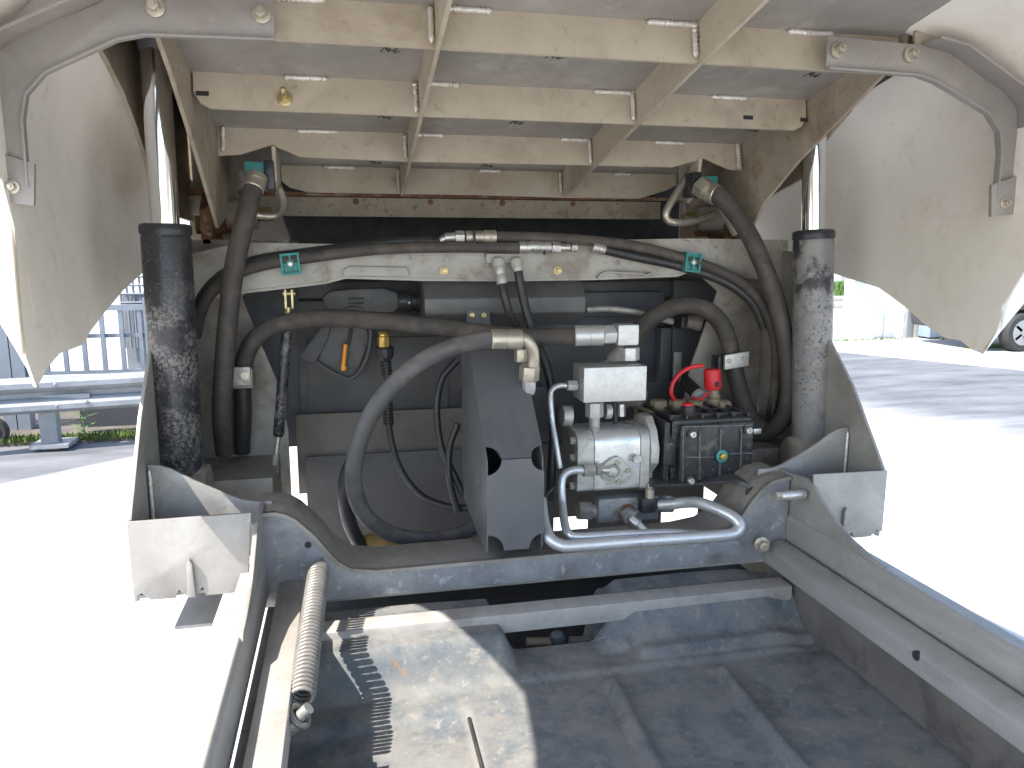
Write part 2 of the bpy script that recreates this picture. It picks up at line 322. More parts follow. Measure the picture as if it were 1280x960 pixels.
# fence behind
FY = 7.5
fn = thing('bar_fence', (-2, FY, 0), 'blue grey steel bar fence standing behind the guardrail', 'fence')
zt, zb, zm = P(150, 381, FY).z, P(150, 466, FY).z, P(150, 422, FY).z
MB().box(-4.5, -1.0, FY-.02, FY+.03, zt-.05, zt).build('top_rail', 'fence_blue', fn)
MB().box(-4.5, -1.0, FY-.015, FY+.025, zb, zb+.03).build('bottom_rail', 'fence_blue', fn)
MB().box(-4.5, -1.0, FY+.02, FY+.04, zm, zm+.035).build('middle_rail', 'fence_blue', fn)
b0 = MB().box(-.018, .018, -.014, .016, zb+.03, zt-.05).build('bar', 'fence_blue', fn)
x = P(177, 430, FY).x; b0.location = (x, FY, 0); k = 1
while x-.16*k > -4.4:
    o = b0.copy(); COL.objects.link(o); o.location = (x-.16*k, FY, 0); k += 1
MB().box(P(185, 400, FY).x-.03, P(185, 400, FY).x+.05, FY-.03, FY+.05, 0, P(185, 372, FY).z).build('post', 'fence_blue', fn)
for xx in (P(8, 440, FY).x, P(24, 440, FY).x): MB().box(xx-.06, xx+.05, FY-.06, FY+.06, 0, zt+.2).build('post', 'fence_blue', fn)
MB().box(P(100, 520, 7.2).x, P(190, 520, 7.2).x, 7.2, 7.24, .08, P(140, 505, 7.2).z).build('dark_board', 'board_dark', label='dark board standing under the guardrail beam', cat='board')
cb = thing('wire_crate', (P(170, 360, 9).x, 9, 0), 'grey wire crate showing above the bar fence', 'crate')
x0, x1, zc0, zc1 = P(150, 360, 9).x, P(215, 360, 9).x, P(170, 378, 9).z, P(170, 335, 9).z
for k in range(9):
    xx = x0+(x1-x0)*k/8; MB().cyl((xx, 9, zc0-.5), (xx, 9, zc1), .012, n=8).build('wire', 'fence_blue', cb)
for k in range(5):
    zz = zc0+(zc1-zc0)*k/4; MB().cyl((x0, 8.985, zz), (x1, 8.985, zz), .012, n=8).build('wire', 'fence_blue', cb)
MB().box(x0, x1, 9.05, 9.5, 0, zc0+.1).build('tray', 'rail_galv', cb)
MB().box(-7, 1.5, 10.5, 10.8, 0, 2.6).build('white_wall', 'white_wall', label='sunlit white wall behind the bar fence', cat='wall')
def wheel(c, ax, r, wdt, label, name='car_wheel', hub='wheel_alloy'):
    t = thing(name, (c[0], c[1], 0), label, 'wheel'); ax = V(ax).normalized(); c = V(c)
    MB().lathe(c-ax*wdt/2, ax, [(0, r*.62), (0, r*.9), (wdt*.15, r), (wdt*.85, r), (wdt, r*.9), (wdt, r*.62)], 36).build('tyre', 'tyre', t)
    MB().lathe(c-ax*(wdt/2+.004), ax, [(0, r*.60), (.004, r*.64), (.03, r*.55), (.05, r*.2), (.02, r*.16), (.02, .01)], 28).build('rim', hub, t)
    return t
c = P(1, 553, 7.0); wheel((c.x-.05, 7.0, .12), (0, 1, 0), .12, .07, 'small black trolley wheel at the left end of the guardrail', 'trolley_wheel', 'tyre')
# right hand background
ky = 13.0
lw = thing('low_wall', (9.2, 12.6, 0), 'bright white low wall panels across the yard on the right', 'wall')
def wp_(x0, x1, yt, nm, mt, Y=12.6, d=.3):
    a, b = P(x0, 430, Y).x, P(x1, 430, Y).x; MB().box(a, b, Y, Y+d, 0, P(x0, yt, Y).z).build(nm, mt, lw, bevel=.01)
wp_(1063, 1102.5, 338, 'panel', 'white_wall'); wp_(1103.5, 1131, 338, 'panel', 'white_wall')
wp_(1131.5, 1140, 330, 'post', 'rail_galv', 12.5); wp_(1141, 1148, 330, 'post', 'kerb', 12.5); wp_(1148.5, 1162, 338, 'panel', 'white_wall'); wp_(1230, 1420, 338, 'panel', 'white_wall')
MB().box(P(1162, 420, 12.2).x, P(1195, 420, 12.2).x, 12.2, 12.8, .03, P(1170, 395, 12.2).z).build('utility_box', 'blue_box', label='pale blue utility box at the end of the white wall', cat='box', bevel=.02)
MB().tube([P(1176, 433, 12.1), P(1177, 424, 12.1), P(1185, 421, 12.1), P(1197, 420, 12.1)], .03, n=8).build('bent_pipe', 'rail_galv', label='thin bent pipe in front of the pale blue box', cat='pipe')
mbx = thing('mail_box', (P(1080, 345, 12.2).x, 12.2, 0), 'grey metal box mounted on top front of the white wall', 'box')
fb(1066, 332, 1088, 350, 12.2, .35).build('body', 'rail_galv', mbx, bevel=.02); fb(1084.5, 344, 1092, 350.5, 12.15, .3).build('flap', 'board_dark', mbx)
for Yk in (19.6, 22.6):
    xk = P(1046, 380, Yk).x; MB().box(xk-4, xk+2.5, Yk, Yk+.4, 0, .16).build('kerb', 'kerb', kind='structure', bevel=.02)
MB().box(P(1040, 350, 32).x-14, P(1040, 350, 32).x+16, 32, 32.4, 0, 4).build('far_wall', 'white_wall', label='far white wall behind the grass on the right', cat='wall')
cw = P(1273, 414, 10.4); cw.z = .315
car = thing('parked_car', (cw.x+.9, 10.4, 0), 'dark parked car showing one silver wheel at the right edge', 'car')
wr = cw.z
MB().lathe(V((cw.x, 10.3, wr)), (0, 1, 0), [(0, wr*.66), (0, wr*.92), (.04, wr), (.18, wr), (.22, wr*.9), (.22, wr*.6)], 36).build('tyre', 'tyre', car)
rim = MB().lathe(V((cw.x, 10.29, wr)), (0, 1, 0), [(0, wr*.60), (.004, wr*.66), (.05, wr*.55), (.07, wr*.25), (.03, wr*.2), (.03, .01)], 28).build('rim', 'wheel_alloy', car)
for k in range(5):
    a = k*2*math.pi/5; d = V((math.cos(a), 0, math.sin(a))); MB().obox(V((cw.x, 10.31, wr))+d*wr*.38, d*wr*.22, V((0, .02, 0)), d.cross(V((0, 1, 0)))*wr*.07).build('spoke', 'wheel_alloy', rim)
body = [(cw.x-.75, .32), (cw.x-.8, .55), (cw.x-.72, .75), (cw.x+.2, .92), (cw.x+.9, 1.42), (cw.x+2.6, 1.45), (cw.x+3.3, .95), (cw.x+3.6, .8), (cw.x+3.6, .3), (cw.x+.42, .3), (cw.x+.4, .5), (cw.x+.2, .68), (cw.x-.2, .68), (cw.x-.4, .5), (cw.x-.42, .3)]
MB().prism([V((a, 10.35, b)) for a, b in body], (0, 1.6, 0)).build('body', 'car_dark', car, bevel=.03)

# ================================================================== HOPPER (tipped up)
TH = R(11); VD = V((0, -math.cos(TH), math.sin(TH))); WD = V((0, math.sin(TH), math.cos(TH)))
q = P(600, 243, 1.75); HO = CAM+(q-CAM)*1.18; HO.x = 0
RH = .066
def HP(X, v, wv): p = HO+VD*v+WD*wv; return V((X, p.y, p.z))
def zfl(Y): return HO.z+RH/math.cos(TH)+(HO.y-Y)*math.tan(TH)
hop = thing('tipping_hopper', (MID, HO.y, HO.z), 'tipped up beige steel hopper with welded grid of ribs underneath', 'hopper')
RV = [0, .263, .547, .832, 1.115, 1.40, 1.70, 2.0, 2.3]
XA, XB = .148, .588
hx0, hx1 = -.262, .982
MB().prism([HP(hx0-.006, -.06, RH), HP(hx1+.006, -.06, RH), HP(hx1+.006, 3.1, RH), HP(hx0-.006, 3.1, RH)], WD*.006).build('floor_panel', 'hopper_floor', hop)  # carried on past the view so its shade covers the pan
MB().prism([HP(-.40, -.1, RH+.14), HP(1.13, -.1, RH+.14), HP(1.13, 3.1, RH+.14), HP(-.40, 3.1, RH+.14)], WD*.16).build('hopper_sun_block', 'fairing', hop, bevel=.02)  # unseen slab added to stop sun leaks, kept low to shorten its shadow
def rib_poly(v, prof):
    p0 = HP(0, v, 0); bot = [PN(x, y, p0, VD) for x, y in prof]
    return bot+[HP(bot[-1].x, v, RH+.001), HP(bot[0].x, v, RH+.001)]
ribs = []
pr1 = [(352, 226), (362, 234), (385, 240), (600, 243.5), (700, 246.5), (800, 248), (835, 237), (846, 231)]
pr2 = [(262, 195), (300, 193), (340, 181), (375, 196), (400, 197.5), (515, 202), (740, 206.5), (840, 209), (880, 198), (898, 206), (912, 212), (942, 213.5)]
rb = [MB().prism(rib_poly(RV[0], pr1), VD*-.006).build('cross_rib', 'hopper_rib', hop), MB().prism(rib_poly(RV[1], pr2), VD*-.006).build('cross_rib', 'hopper_rib', hop)]
for i in range(2, 9):
    v = RV[i]; a, b = hx0+.004, hx1-.004
    poly = [HP(a, v, .03), HP(a+.012, v, .008), HP(a+.03, v, 0), HP(b-.03, v, 0), HP(b-.012, v, .008), HP(b, v, .03), HP(b, v, RH+.001), HP(a, v, RH+.001)]
    rb.append(MB().prism(poly, VD*-.006).build('cross_rib', 'hopper_rib', hop))
for X in (XA, XB):                                                 # stringers run through, a hair deeper than the ribs
    MB().prism([HP(X, -.01, -.004), HP(X, 3.05, -.004), HP(X, 3.05, RH+.001), HP(X, -.01, RH+.001)], (.007, 0, 0)).build('stringer', 'hopper_rib', hop)
def weld(a, b, r=.0085, par=None):
    L = (b-a).length; n = max(8, int(L/.0035)); pts = [a+(b-a)*i/n+V((random.uniform(-.0006, .0006),)*3) for i in range(n+1)]
    k = random.random()*6; kk = L/.0075*6.28
    MB().tube(pts, r, n=8, sub=1, rf=lambda t: (.8+.2*math.sin(t*kk+k))*(min(1, t*14+.3))*min(1, (1-t)*14+.3)).build('weld_bead', 'weld', par or hop, smooth=70)
for i, xs in ((0, [(404, 444), (598, 626), (768, 790)]), (1, [(371, 425), (517, 555), (700, 738), (818, 855)]), (2, [(355, 410), (535, 574), (742, 796), (888, 933)]), (3, [(330, 408), (556, 615), (808, 872), (983, 1040)])):
    for x0, x1 in xs:
        y0 = {0: 215, 1: 170, 2: 105, 3: 20}[i]
        p0 = HP(0, RV[i], RH); a, b = PN(x0, y0+(x0-400)*.03, p0, VD), PN(x1, y0+(x1-400)*.03, p0, VD)
        weld(HP(a.x, RV[i]+.004, RH-.004), HP(b.x, RV[i]+.004, RH-.004), .0065)
    for X in (XA, XB): weld(HP(X-.006, RV[i]+.006, RH-.004), HP(X-.006, RV[i]+.006, .006), .006)
weld(HP(hx1-.012, RV[1]+.006, RH), HP(hx1-.012, RV[1]+.006, .0), .007); weld(HP(hx0+.012, RV[1]+.006, RH), HP(hx0+.012, RV[1]+.006, .01), .006)
# stud on third rib
p0 = HP(0, RV[2], 0); c = PN(356, 124, p0, VD)
st = MB().lathe(c+VD*.001, VD, [(0, .014), (.003, .014), (.004, .012)], 18).build('washer', 'yellow_zinc', hop)
MB().hexa(c+VD*.003, c+VD*.012, .009).build('nut', 'yellow_zinc', hop, bevel=.001)
MB().tube([c+VD*.01, c+VD*.03, c+VD*.038+WD*.006], .0045, n=10).build('stud', 'yellow_zinc', hop)
for x, y in ((935, 147), (1006, 150), (253, 117)):                 # slots in the third rib
    cc = PN(x, y, p0, VD); MB().obox(cc+VD*.0005, (.011, 0, 0), WD*.004, VD*.0008).build('slot', 'dark_pit', hop)
# pen marks on the floor
for x, y, i in ((480, 146, 2), (692, 70, 3), (468, 203, 1), (486, 62, 3), (608, 207, 1), (645, 153, 2), (1015, 93, 3), (940, 162, 2)):
    c = PN(x, y, HP(0, 0, RH), WD); m = MB(); s = .011
    pts = [c+V((s*a, 0, 0))+VD*(s*b)-WD*.0006 for a, b in ((-1.2, -.8), (-.6, .9), (0, -.7), (.1, .8), (-.5, .1), (.7, -.2), (1.3, .7), (.8, -.9), (1.7, -.3))]
    m.tube(pts, .0008, n=5, sub=4).build('pen_mark', 'ink', hop)
# side plates with their raked lower edge
for X, t in ((hx0, -.008), (hx1, .008)):
    fl = (X > .3)
    poly = [V((X, 1.385, zfl(1.385)-.07)), V((X, 1.56, 1.782 if not fl else 1.80)), V((X, 1.70, 1.690 if not fl else 1.715)), V((X, 1.755, 1.652)), V((X, 1.80, 1.660)), V((X, 1.93, 1.70)), V((X, 2.15, 1.69)), V((X, 2.16, zfl(2.16)+.13)), V((X, 1.25, zfl(1.25)+.13)), V((X, 1.25, zfl(1.25)-.03))]
    MB().prism(poly, (t, 0, 0)).build('side_plate', 'hopper_side', hop, bevel=.0015)
# outer plates of the cylinder wells, with their raked lower edge
OX = -.385
edge = [PXX(x, y, OX) for x, y in ((112, 34), (118, 45), (135, 75), (155, 115), (172, 160), (186, 205), (192, 235), (195, 262))]
for side in (0, 1):
    f = (lambda p: V(p)) if not side else mx
    eg = edge if not side else [mx(PXX(x, y, 2*MID-OX)) for x, y in ((1134, 82), (1124, 89), (1112, 99), (1090, 114), (1060, 140), (1036, 168), (1020, 190), (1008, 220))]
    poly = eg+[V((OX, 2.16, 1.68)), V((OX, 2.16, zfl(2.16)+.13)), V((OX, 1.2, zfl(1.2)+.13)), V((OX, 1.2, zfl(1.2)-.02))]
    MB().prism([f(p) for p in poly], f((OX-.009, 0, 0))-f((OX, 0, 0))).build('well_plate', 'hopper_side', hop, bevel=.001)
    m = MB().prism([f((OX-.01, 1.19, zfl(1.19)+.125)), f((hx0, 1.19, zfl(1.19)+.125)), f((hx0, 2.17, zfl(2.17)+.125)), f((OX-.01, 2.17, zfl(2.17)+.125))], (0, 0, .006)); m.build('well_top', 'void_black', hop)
    m = MB().prism([f((OX-.01, 1.225, zfl(1.225)-.03)), f((hx0, 1.225, zfl(1.225)-.03)), f((hx0, 1.225, zfl(1.225)+.125)), f((OX-.01, 1.225, zfl(1.225)+.125))], (0, .006, 0)); m.build('well_end', 'hopper_side', hop)
    m = MB().prism([f((OX-.01, 2.165, 1.6)), f((hx0, 2.165, 1.6)), f((hx0, 2.165, zfl(2.165)+.125)), f((OX-.01, 2.165, zfl(2.165)+.125))], (0, .006, 0)); m.build('well_end', 'hopper_side', hop)
# hinge rail under the tail of the floor
HY = 2.12
a, b = P(300, 252, HY), P(826, 258, HY)
m = MB().box(a.x-.14, b.x, HY, HY+.012, P(600, 272, HY).z, P(600, 249, HY).z); m.build('hinge_rail', 'hinge_dirty', hop, bevel=.003)
MB().box(a.x-.14, b.x+.12, HY-.02, HY+.02, P(600, 248, HY).z, P(600, 244, HY).z).build('rail_lip', 'rust', hop)
for x in (445, 538, 628, 716): MB().lathe(P(x, 252+.01*(x-445), HY)+V((0, .004, 0)), (0, -1, 0), [(0, .009), (.006, .008), (.009, .003)], 10).build('rivet', 'rust', hop)
for side in (0, 1):                                                 # hinge bracket plates and pins
    f = (lambda p: V(p)) if not side else mx
    pin = MB().cyl(f((-.225, 1.97, 1.665)), f((-.345, 1.97, 1.665)), .021); pin.build('hinge_pin', 'rust', hop)
    MB().cyl(f((-.20, 1.93, 1.69)), f((-.268, 1.93, 1.69)), .034, .038).build('hinge_boss', 'galv_dirty', hop, bevel=.004)
    MB().hexa(f((-.165, 1.93, 1.69)), f((-.20, 1.93, 1.69)), .017).build('pin_nut', 'yellow_zinc', hop, bevel=.002)
    MB().prism([f((-.30, 1.9, 1.60)), f((-.30, 2.06, 1.60)), f((-.30, 2.06, 1.70)), f((-.30, 2.02, 1.74)), f((-.30, 1.95, 1.74)), f((-.30, 1.9, 1.70))], f((-.30, 0, 0))-f((-.275, 0, 0))).build('hinge_bracket', 'rust', hop, bevel=.004)
    lug = [f((-.142, Y, z)) for Y, z in ((1.80, 1.83), (1.92, 1.83), (1.92, 1.74), (1.86, 1.725), (1.81, 1.755))]
    MB().prism(lug, f((-.142, 0, 0))-f((-.134, 0, 0))).build('coupling_lug', 'hopper_rib', hop, bevel=.001)
MB().box(-.42, 1.14, 2.3, 2.32, 1.2, 1.95).build('tail_dark_sheet', 'void_black', hop)  # added black sheet painting the unlit void behind the hinge rail

# fairings: curved plastic side shells
def fairing(side, label):
    X0 = -.455; XW = X0 if not side else 2*MID-1.207
    out = [(-.5, 1.70), (-.1, 1.69), (.25, 1.70), (.45, 1.73), (.60, 1.757), (.75, 1.80), (.88, 1.825), (.97, 1.80), (1.10, 1.74), (1.188, 1.697), (1.237, 1.584), (1.262, 1.49), (1.24, 1.468), (1.214, 1.452), (1.241, 1.402), (1.286, 1.425), (1.341, 1.440), (1.479, 1.439), (1.53, 1.456), (1.638, 1.485), (1.80, 1.520), (1.984, 1.554), (2.2, 1.58)]  # leading points lie out of view, shaped to cast the pan's shade edge
    if side:
        rpx = [(1310, 270), (1280, 340), (1262, 370), (1246, 394), (1250, 406), (1240, 424), (1228, 442), (1215, 437), (1200, 425.5), (1180, 422), (1160, 410), (1125, 383), (1090, 360), (1030, 341), (1000, 333)]
        out = out[:8]+[(1.04, 1.75)]+[(q_.y, q_.z) for q_ in (PXX(x, y, 1.207) for x, y in rpx)]+[(2.2, 1.6)]
    X0 = XW
    m = MB(); nr = 14; vs = []
    for i, (Y, z) in enumerate(out):
        t = i/(len(out)-1); Yt = Y; zt = zfl(Yt)+.002
        for k in range(nr+1):
            r = k/nr; zz = z+(zt-z)*r; YY = Y+(Yt-Y)*r; d = max(0, (zz-(zt-.15))/.15)
            bl = .025*math.sin(math.pi*min(1, max(0, (zz-1.40)/.5)))*min(1, max(0, (YY-1.25)/.25))
            wv = .006*noise.noise(V((YY*4, zz*4, side*9)))
            vs.append(V((X0-bl+wv+((.20 if YY < 1.24 else .20-.13*min(1, (YY-1.24)/.05))+.048*side)*(1-math.sqrt(max(0, 1-d*d))), YY, zz)))
    n = len(out); fs = [(i*(nr+1)+k, i*(nr+1)+k+1, (i+1)*(nr+1)+k+1, (i+1)*(nr+1)+k) for i in range(n-1) for k in range(nr)]
    K = len(vs); vo = [p+V((-.005, 0, .002)) for p in vs]
    fs += [tuple(K+j for j in f) for f in fs]
    for i in range(n-1): fs.append((i*(nr+1), (i+1)*(nr+1), K+(i+1)*(nr+1), K+i*(nr+1)))
    f = (lambda p: p) if not side else mx
    t = thing('side_fairing', f(V((X0, 1.6, 1.4))), label, 'fairing', 'moulded fairings hanging from the hopper sides')
    m.add([f(p) for p in vs+vo], fs).build('shell', 'fairing', t, smooth=80)
    le = [(1.0, 1.785), (1.04, 1.75)]+out[9:14:1] if side else [(1.09, 1.745), (1.188, 1.697), (1.237, 1.584), (1.262, 1.49), (1.24, 1.468), (1.214, 1.452), (1.241, 1.402)]
    lo = [P(*q_) for q_ in ([(-75, 130, 1.28), (-66, 215, 1.27), (-45, 300, 1.26), (-14, 378, 1.255), (0, 404, 1.25), (25, 446, 1.25), (48, 486, 1.245)] if not side else [(1400, 190, 1.2), (1375, 240, 1.2), (1340, 300, 1.205), (1300, 352, 1.21), (1278, 382, 1.215), (1250, 416, 1.225), (1229, 443, 1.235)])]
    vs = []
    for (Y, z), o in zip(le, lo): vs += [f(V((X0-.002, Y, z))), V(o)]
    n = len(le); fs = [(2*i, 2*i+1, 2*i+3, 2*i+2) for i in range(n-1)]; k = len(vs)
    vs += [p+V((0, .005, 0)) for p in vs]; fs += [tuple(k+j for j in g) for g in fs]+[(2*i+1, 2*i+3, k+2*i+3, k+2*i+1) for i in range(n-1)]
    MB().add(vs, fs).build('lip', 'fairing', t, smooth=80)
    return t
fairing(0, 'cream moulded side fairing hanging beside the guardrail')
fairing(1, 'cream moulded side fairing hanging in front of the low white wall')
# fairing support brackets
BY = 1.222
def bracket(side, label):
    f = (lambda p: V(p)) if not side else (lambda p: mx(p)+V((.018*(abs(p[0]) > .3), 0, 0)))
    t = thing('fairing_bracket', f((-.44, BY, 1.68)), label, 'bracket', 'bent steel brackets bolted to the hopper rib')
    up_ = [(-.088, 1.961), (-.27, 1.955), (-.31, 1.945), (-.43, 1.885), (-.462, 1.86), (-.472, 1.80), (-.472, 1.69)]
    dn = [(-.432, 1.69), (-.430, 1.78), (-.422, 1.815), (-.395, 1.845), (-.30, 1.893), (-.262, 1.902), (-.088, 1.905)]
    MB().prism([f((a, BY, b)) for a, b in up_+dn], (0, -.005, 0)).build('arm_plate', 'bracket_steel', t, bevel=.0015)
    fl = [f((a, BY-.004, b)) for a, b in up_[1:6]]
    MB().ribbon(fl, (0, -.045, 0), .005 if not side else -.005).build('top_flange', 'bracket_steel', t, bevel=.001)
    MB().ribbon([f((a, BY-.003, b)) for a, b in dn], (0, -.012, 0), .004).build('edge_return', 'bracket_steel', t, bevel=.001)
    MB().prism([f((a, BY-.006, b)) for a, b in ((-.488, 1.745), (-.418, 1.722), (-.424, 1.665), (-.488, 1.672))], (0, -.007, 0)).build('foot_plate', 'bracket_steel', t, bevel=.001)
    for a, b in ((-.247, 1.937), (-.105, 1.937)):
        bolt(f((a, BY-.005, b)), (.15 if side else -.05, -1, .1), .0085, .016, t, 'zinc_warm')
    bolt(f((-.448, BY-.013, 1.690)), (0, -1, 0), .006, .012, t, 'zinc_warm')
bracket(0, 'grey bent bracket holding the fairing beside the guardrail')
bracket(1, 'grey bent bracket holding the fairing in front of the low white wall')

# ================================================================== CHASSIS FRAME
ch = thing('chassis_frame', (MID, 1.4, .85), 'grey galvanised chassis frame with rails, cross beam and side cheeks', 'chassis')
for side in (0, 1):
    f = (lambda p: V(p)) if not side else mx
    dx = (lambda d: V((d, 0, 0))) if not side else (lambda d: V((-d, 0, 0)))
    X = -.374
    op = [(1.352, 1.0), (1.352, 1.15), (1.47, 1.306), (1.576, 1.41), (1.66, 1.50), (1.70, 1.60), (1.98, 1.62), (1.98, 1.0)]
    MB().prism([f((X, a, b)) for a, b in op], dx(-.007)).build('cheek_plate', 'galv', ch, bevel=.0015)
    bx0, bx1 = X-.006, (-.178 if not side else -.206)
    pol = [(bx0, 1.148), (bx1, 1.150), (bx1-.014, 1.004), (-.262, 1.004), (-.266, 1.020), (-.282, 1.004), (-.292, 1.004), (-.306, 1.018), (-.312, 1.004), (-.352, 1.004), (-.366, 1.018), (bx0+.001, 1.012), (bx0, 1.03)]
    bf = MB().prism([f((a, 1.35, b)) for a, b in pol], (0, -.006, 0)).build('box_front', 'galv', ch, bevel=.001)
    MB().prism([f((a, 1.344, b)) for a, b in ((-.291, 1.006), (-.2885, 1.068), (-.284, 1.076), (-.2795, 1.068), (-.277, 1.006))], (0, -.009, 0)).build('stiffener', 'galv', bf, bevel=.002)
    lo = MB().box(-.21+0*X, X, 1.351, 1.60, 1.006, 1.012); lo.v = [f(p) for p in lo.v]; lo.build('box_floor', 'galv', ch)
    sp = [(-.372, 1.214), (-.35, 1.211), (-.33, 1.203), (-.296, 1.180), (-.25, 1.155), (-.213, 1.136), (-.185, 1.129), (-.155, 1.129), (-.155, 1.02), (-.372, 1.02)]
    MB().prism([f((a, 1.47, b)) for a, b in sp], (0, .007, 0)).build('saddle_plate', 'galv', ch, bevel=.0015)
    weld(f(V((-.368, 1.466, 1.205))), f(V((-.368, 1.466, 1.08))), .004, ch)
    gp = [(1.43, 1.129), (1.37, 1.135), (1.345, 1.128), (1.323, 1.111), (1.267, 1.080), (1.214, 1.059), (1.156, 1.048), (1.112, 1.044), (1.102, 1.034), (1.102, 1.02), (1.47, 1.02), (1.47, 1.129)]
    gx = -.168 if not side else 2*MID-.925
    gxd = -.008
    MB().prism([f((gx, a, b)) for a, b in gp], dx(gxd)).build('gusset_plate', 'galv', ch, bevel=.0015)
    # upright behind the cylinder
    ip = [(-.372, 1.0), (-.372, 1.62), (-.17, 1.62), (-.20, 1.53), (-.238, 1.50), (-.205, 1.40), (-.170, 1.30), (-.150, 1.18), (-.150, 1.0)]
    MB().prism([f((a, 1.86, b)) for a, b in ip], (0, .008, 0)).build('upright_plate', 'galv_dirty', ch, bevel=.001)
    MB().prism([f((-.372, 1.66, 1.0)), f((-.372, 1.66, 1.12)), f((-.372, 1.98, 1.12)), f((-.372, 1.98, 1.0))], dx(.2)).build('cylinder_foot', 'galv_dirty', ch)
# pin on right gusset
p = P(975, 620, 1.36); q_ = P(1012, 620, 1.36)
MB().cyl(p, (.918, p.y, p.z), .0105, n=18).build('pin', 'zinc', ch, bevel=.001)
MB().hexa(p+V((-.012, 0, 0)), p, .010).build('pin_nut', 'zinc_warm', ch, bevel=.001)
# cross beam
wt = [(-.179, 1.123), (-.144, 1.123), (-.125, 1.117), (-.106, 1.104), (-.074, 1.070), (-.050, 1.036), (-.034, 1.016), (-.012, 1.0), (.036, .992)]
web = wt+[(.70, .996), (.76, 1.004), (.80, 1.03), (.832, 1.075), (.858, 1.104), (.88, 1.118), (.905, 1.123), (.922, 1.124)]
MB().prism([V((a, 1.42, b)) for a, b in web]+[V((.922, 1.42, .94)), V((-.179, 1.42, .938))], (0, .008, 0)).build('beam_web', 'galv_beam', ch, bevel=.0015)
MB().ribbon([V((a, 1.416, b)) for a, b in web], (0, .125, 0), -.007).build('beam_flange', 'galv_dirty', ch, smooth=60)
MB().box(-.18, .905, 1.43, 1.55, .93, .938).build('beam_bottom', 'galv_dirty', ch)
MB().lathe((P(385, 681, 1.42)+V((0, .001, 0))), (0, -1, 0), [(0, .0065), (.0015, .0065)], 16).build('hole', 'dark_pit', ch)
# rails
def rail(prof, name, mt='rail_steel', y0=.45, y1=1.418, bev=.004):
    return MB().prism([V((a, y0, b)) for a, b in prof], (0, y1-y0, 0)).build(name, mt, ch, bevel=bev)
rail([(.868, .935), (.912, .935), (.914, .982), (.908, .986), (.880, .980), (.868, .970)], 'inner_rail')
rail([(.918, .95), (.918, 1.032), (.924, 1.040), (.952, 1.040), (.952, 1.034), (.93, 1.03), (.93, .95)], 'outer_rail', bev=.002)
rail([(-.145, .935), (-.145, .985), (-.098, .985), (-.098, .935)], 'inner_rail')
rail([(-.168, .95), (-.164, .98), (-.168, 1.032), (-.174, 1.040), (-.202, 1.040), (-.202, 1.034), (-.18, 1.03), (-.18, .95)], 'outer_rail', bev=.002)
MB().box(.955, 1.02, .45, 1.44, .93, .936).build('outer_flange', 'rail_steel', ch)
MB().box(-.325, -.262, 1.375, 1.62, .93, .936).build('outer_flange', 'rail_steel', ch)
MB().box(-.167, -.142, .45, 1.41, .936, .940).build('groove_dark_strip', 'skirt', ch)  # added dark strip for the shade in the groove between the left rails
MB().box(.876, .88, .45, 1.4, .80, .934).build('skirt_plate', 'skirt', ch); MB().box(-.12, -.115, .45, 1.4, .80, .934).build('skirt_plate', 'galv_dirty', ch)
h_ = PXX(1147, 801, .868)
MB().lathe(V((.8775, h_.y, min(.966, max(.94, h_.z)))), (-1, 0, .0), [(0, .008), (.0106, .008)], 16).build('rail_hole', 'dark_pit', ch)
bolt(P(952, 680, 1.40), (-.2, -1, 0), .011, .02, ch, 'zinc_warm')
bolt(P(1018, 722, 1.28), (-1, -.2, 0), .006, .01, ch, 'zinc_warm')
# tie bar
MB().box(-.10, .869, 1.305, 1.352, .892, .93).build('tie_bar', 'rail_steel', ch, bevel=.004)
# bulkhead beam with folded lower edge, upright skin
by = 1.78
bt = [(236, 318), (300, 303), (420, 305), (640, 302), (860, 298), (985, 300), (985, 352)]
bb = [(905, 346), (860, 338), (846, 343), (742, 347), (640, 348.5), (530, 348), (432, 345), (405, 352), (300, 364), (240, 385)]
MB().prism([P(x, y, by) for x, y in bt+bb], (0, .01, 0)).build('bulkhead_beam', 'beam_cream', ch, bevel=.001)
MB().ribbon([P(x, y, by-.002) for x, y in bb[1:-1]], (0, .12, 0), .006).build('beam_lip', 'beam_cream', ch, smooth=50)
MB().ribbon([P(x, y, by-.002) for x, y in ((745, 347), (750, 341), (758, 339), (800, 341), (806, 343), (812, 340))], (0, -.012, 0), .004).build('folded_edge', 'galv', ch)
MB().prism([P(x, y, by-.002) for x, y in ((428, 338), (436, 333), (508, 334), (512, 345), (430, 345))], (0, -.006, 0)).build('reinforcement', 'beam_cream', ch, bevel=.002)
for x, y in ((555, 338.5), (697, 338)):
    c = P(x, y, by); bolt(c, (0, -1, 0), .0065, .012, ch, 'yellow_zinc', wm='yellow_zinc')
MB().box(-.37, -.13, 1.9, 2.3, 1.60, 1.63).build('bulkhead_shelf', 'galv_dirty', ch); MB().box(.85, 1.09, 1.9, 2.3, 1.60, 1.63).build('bulkhead_shelf', 'galv_dirty', ch)

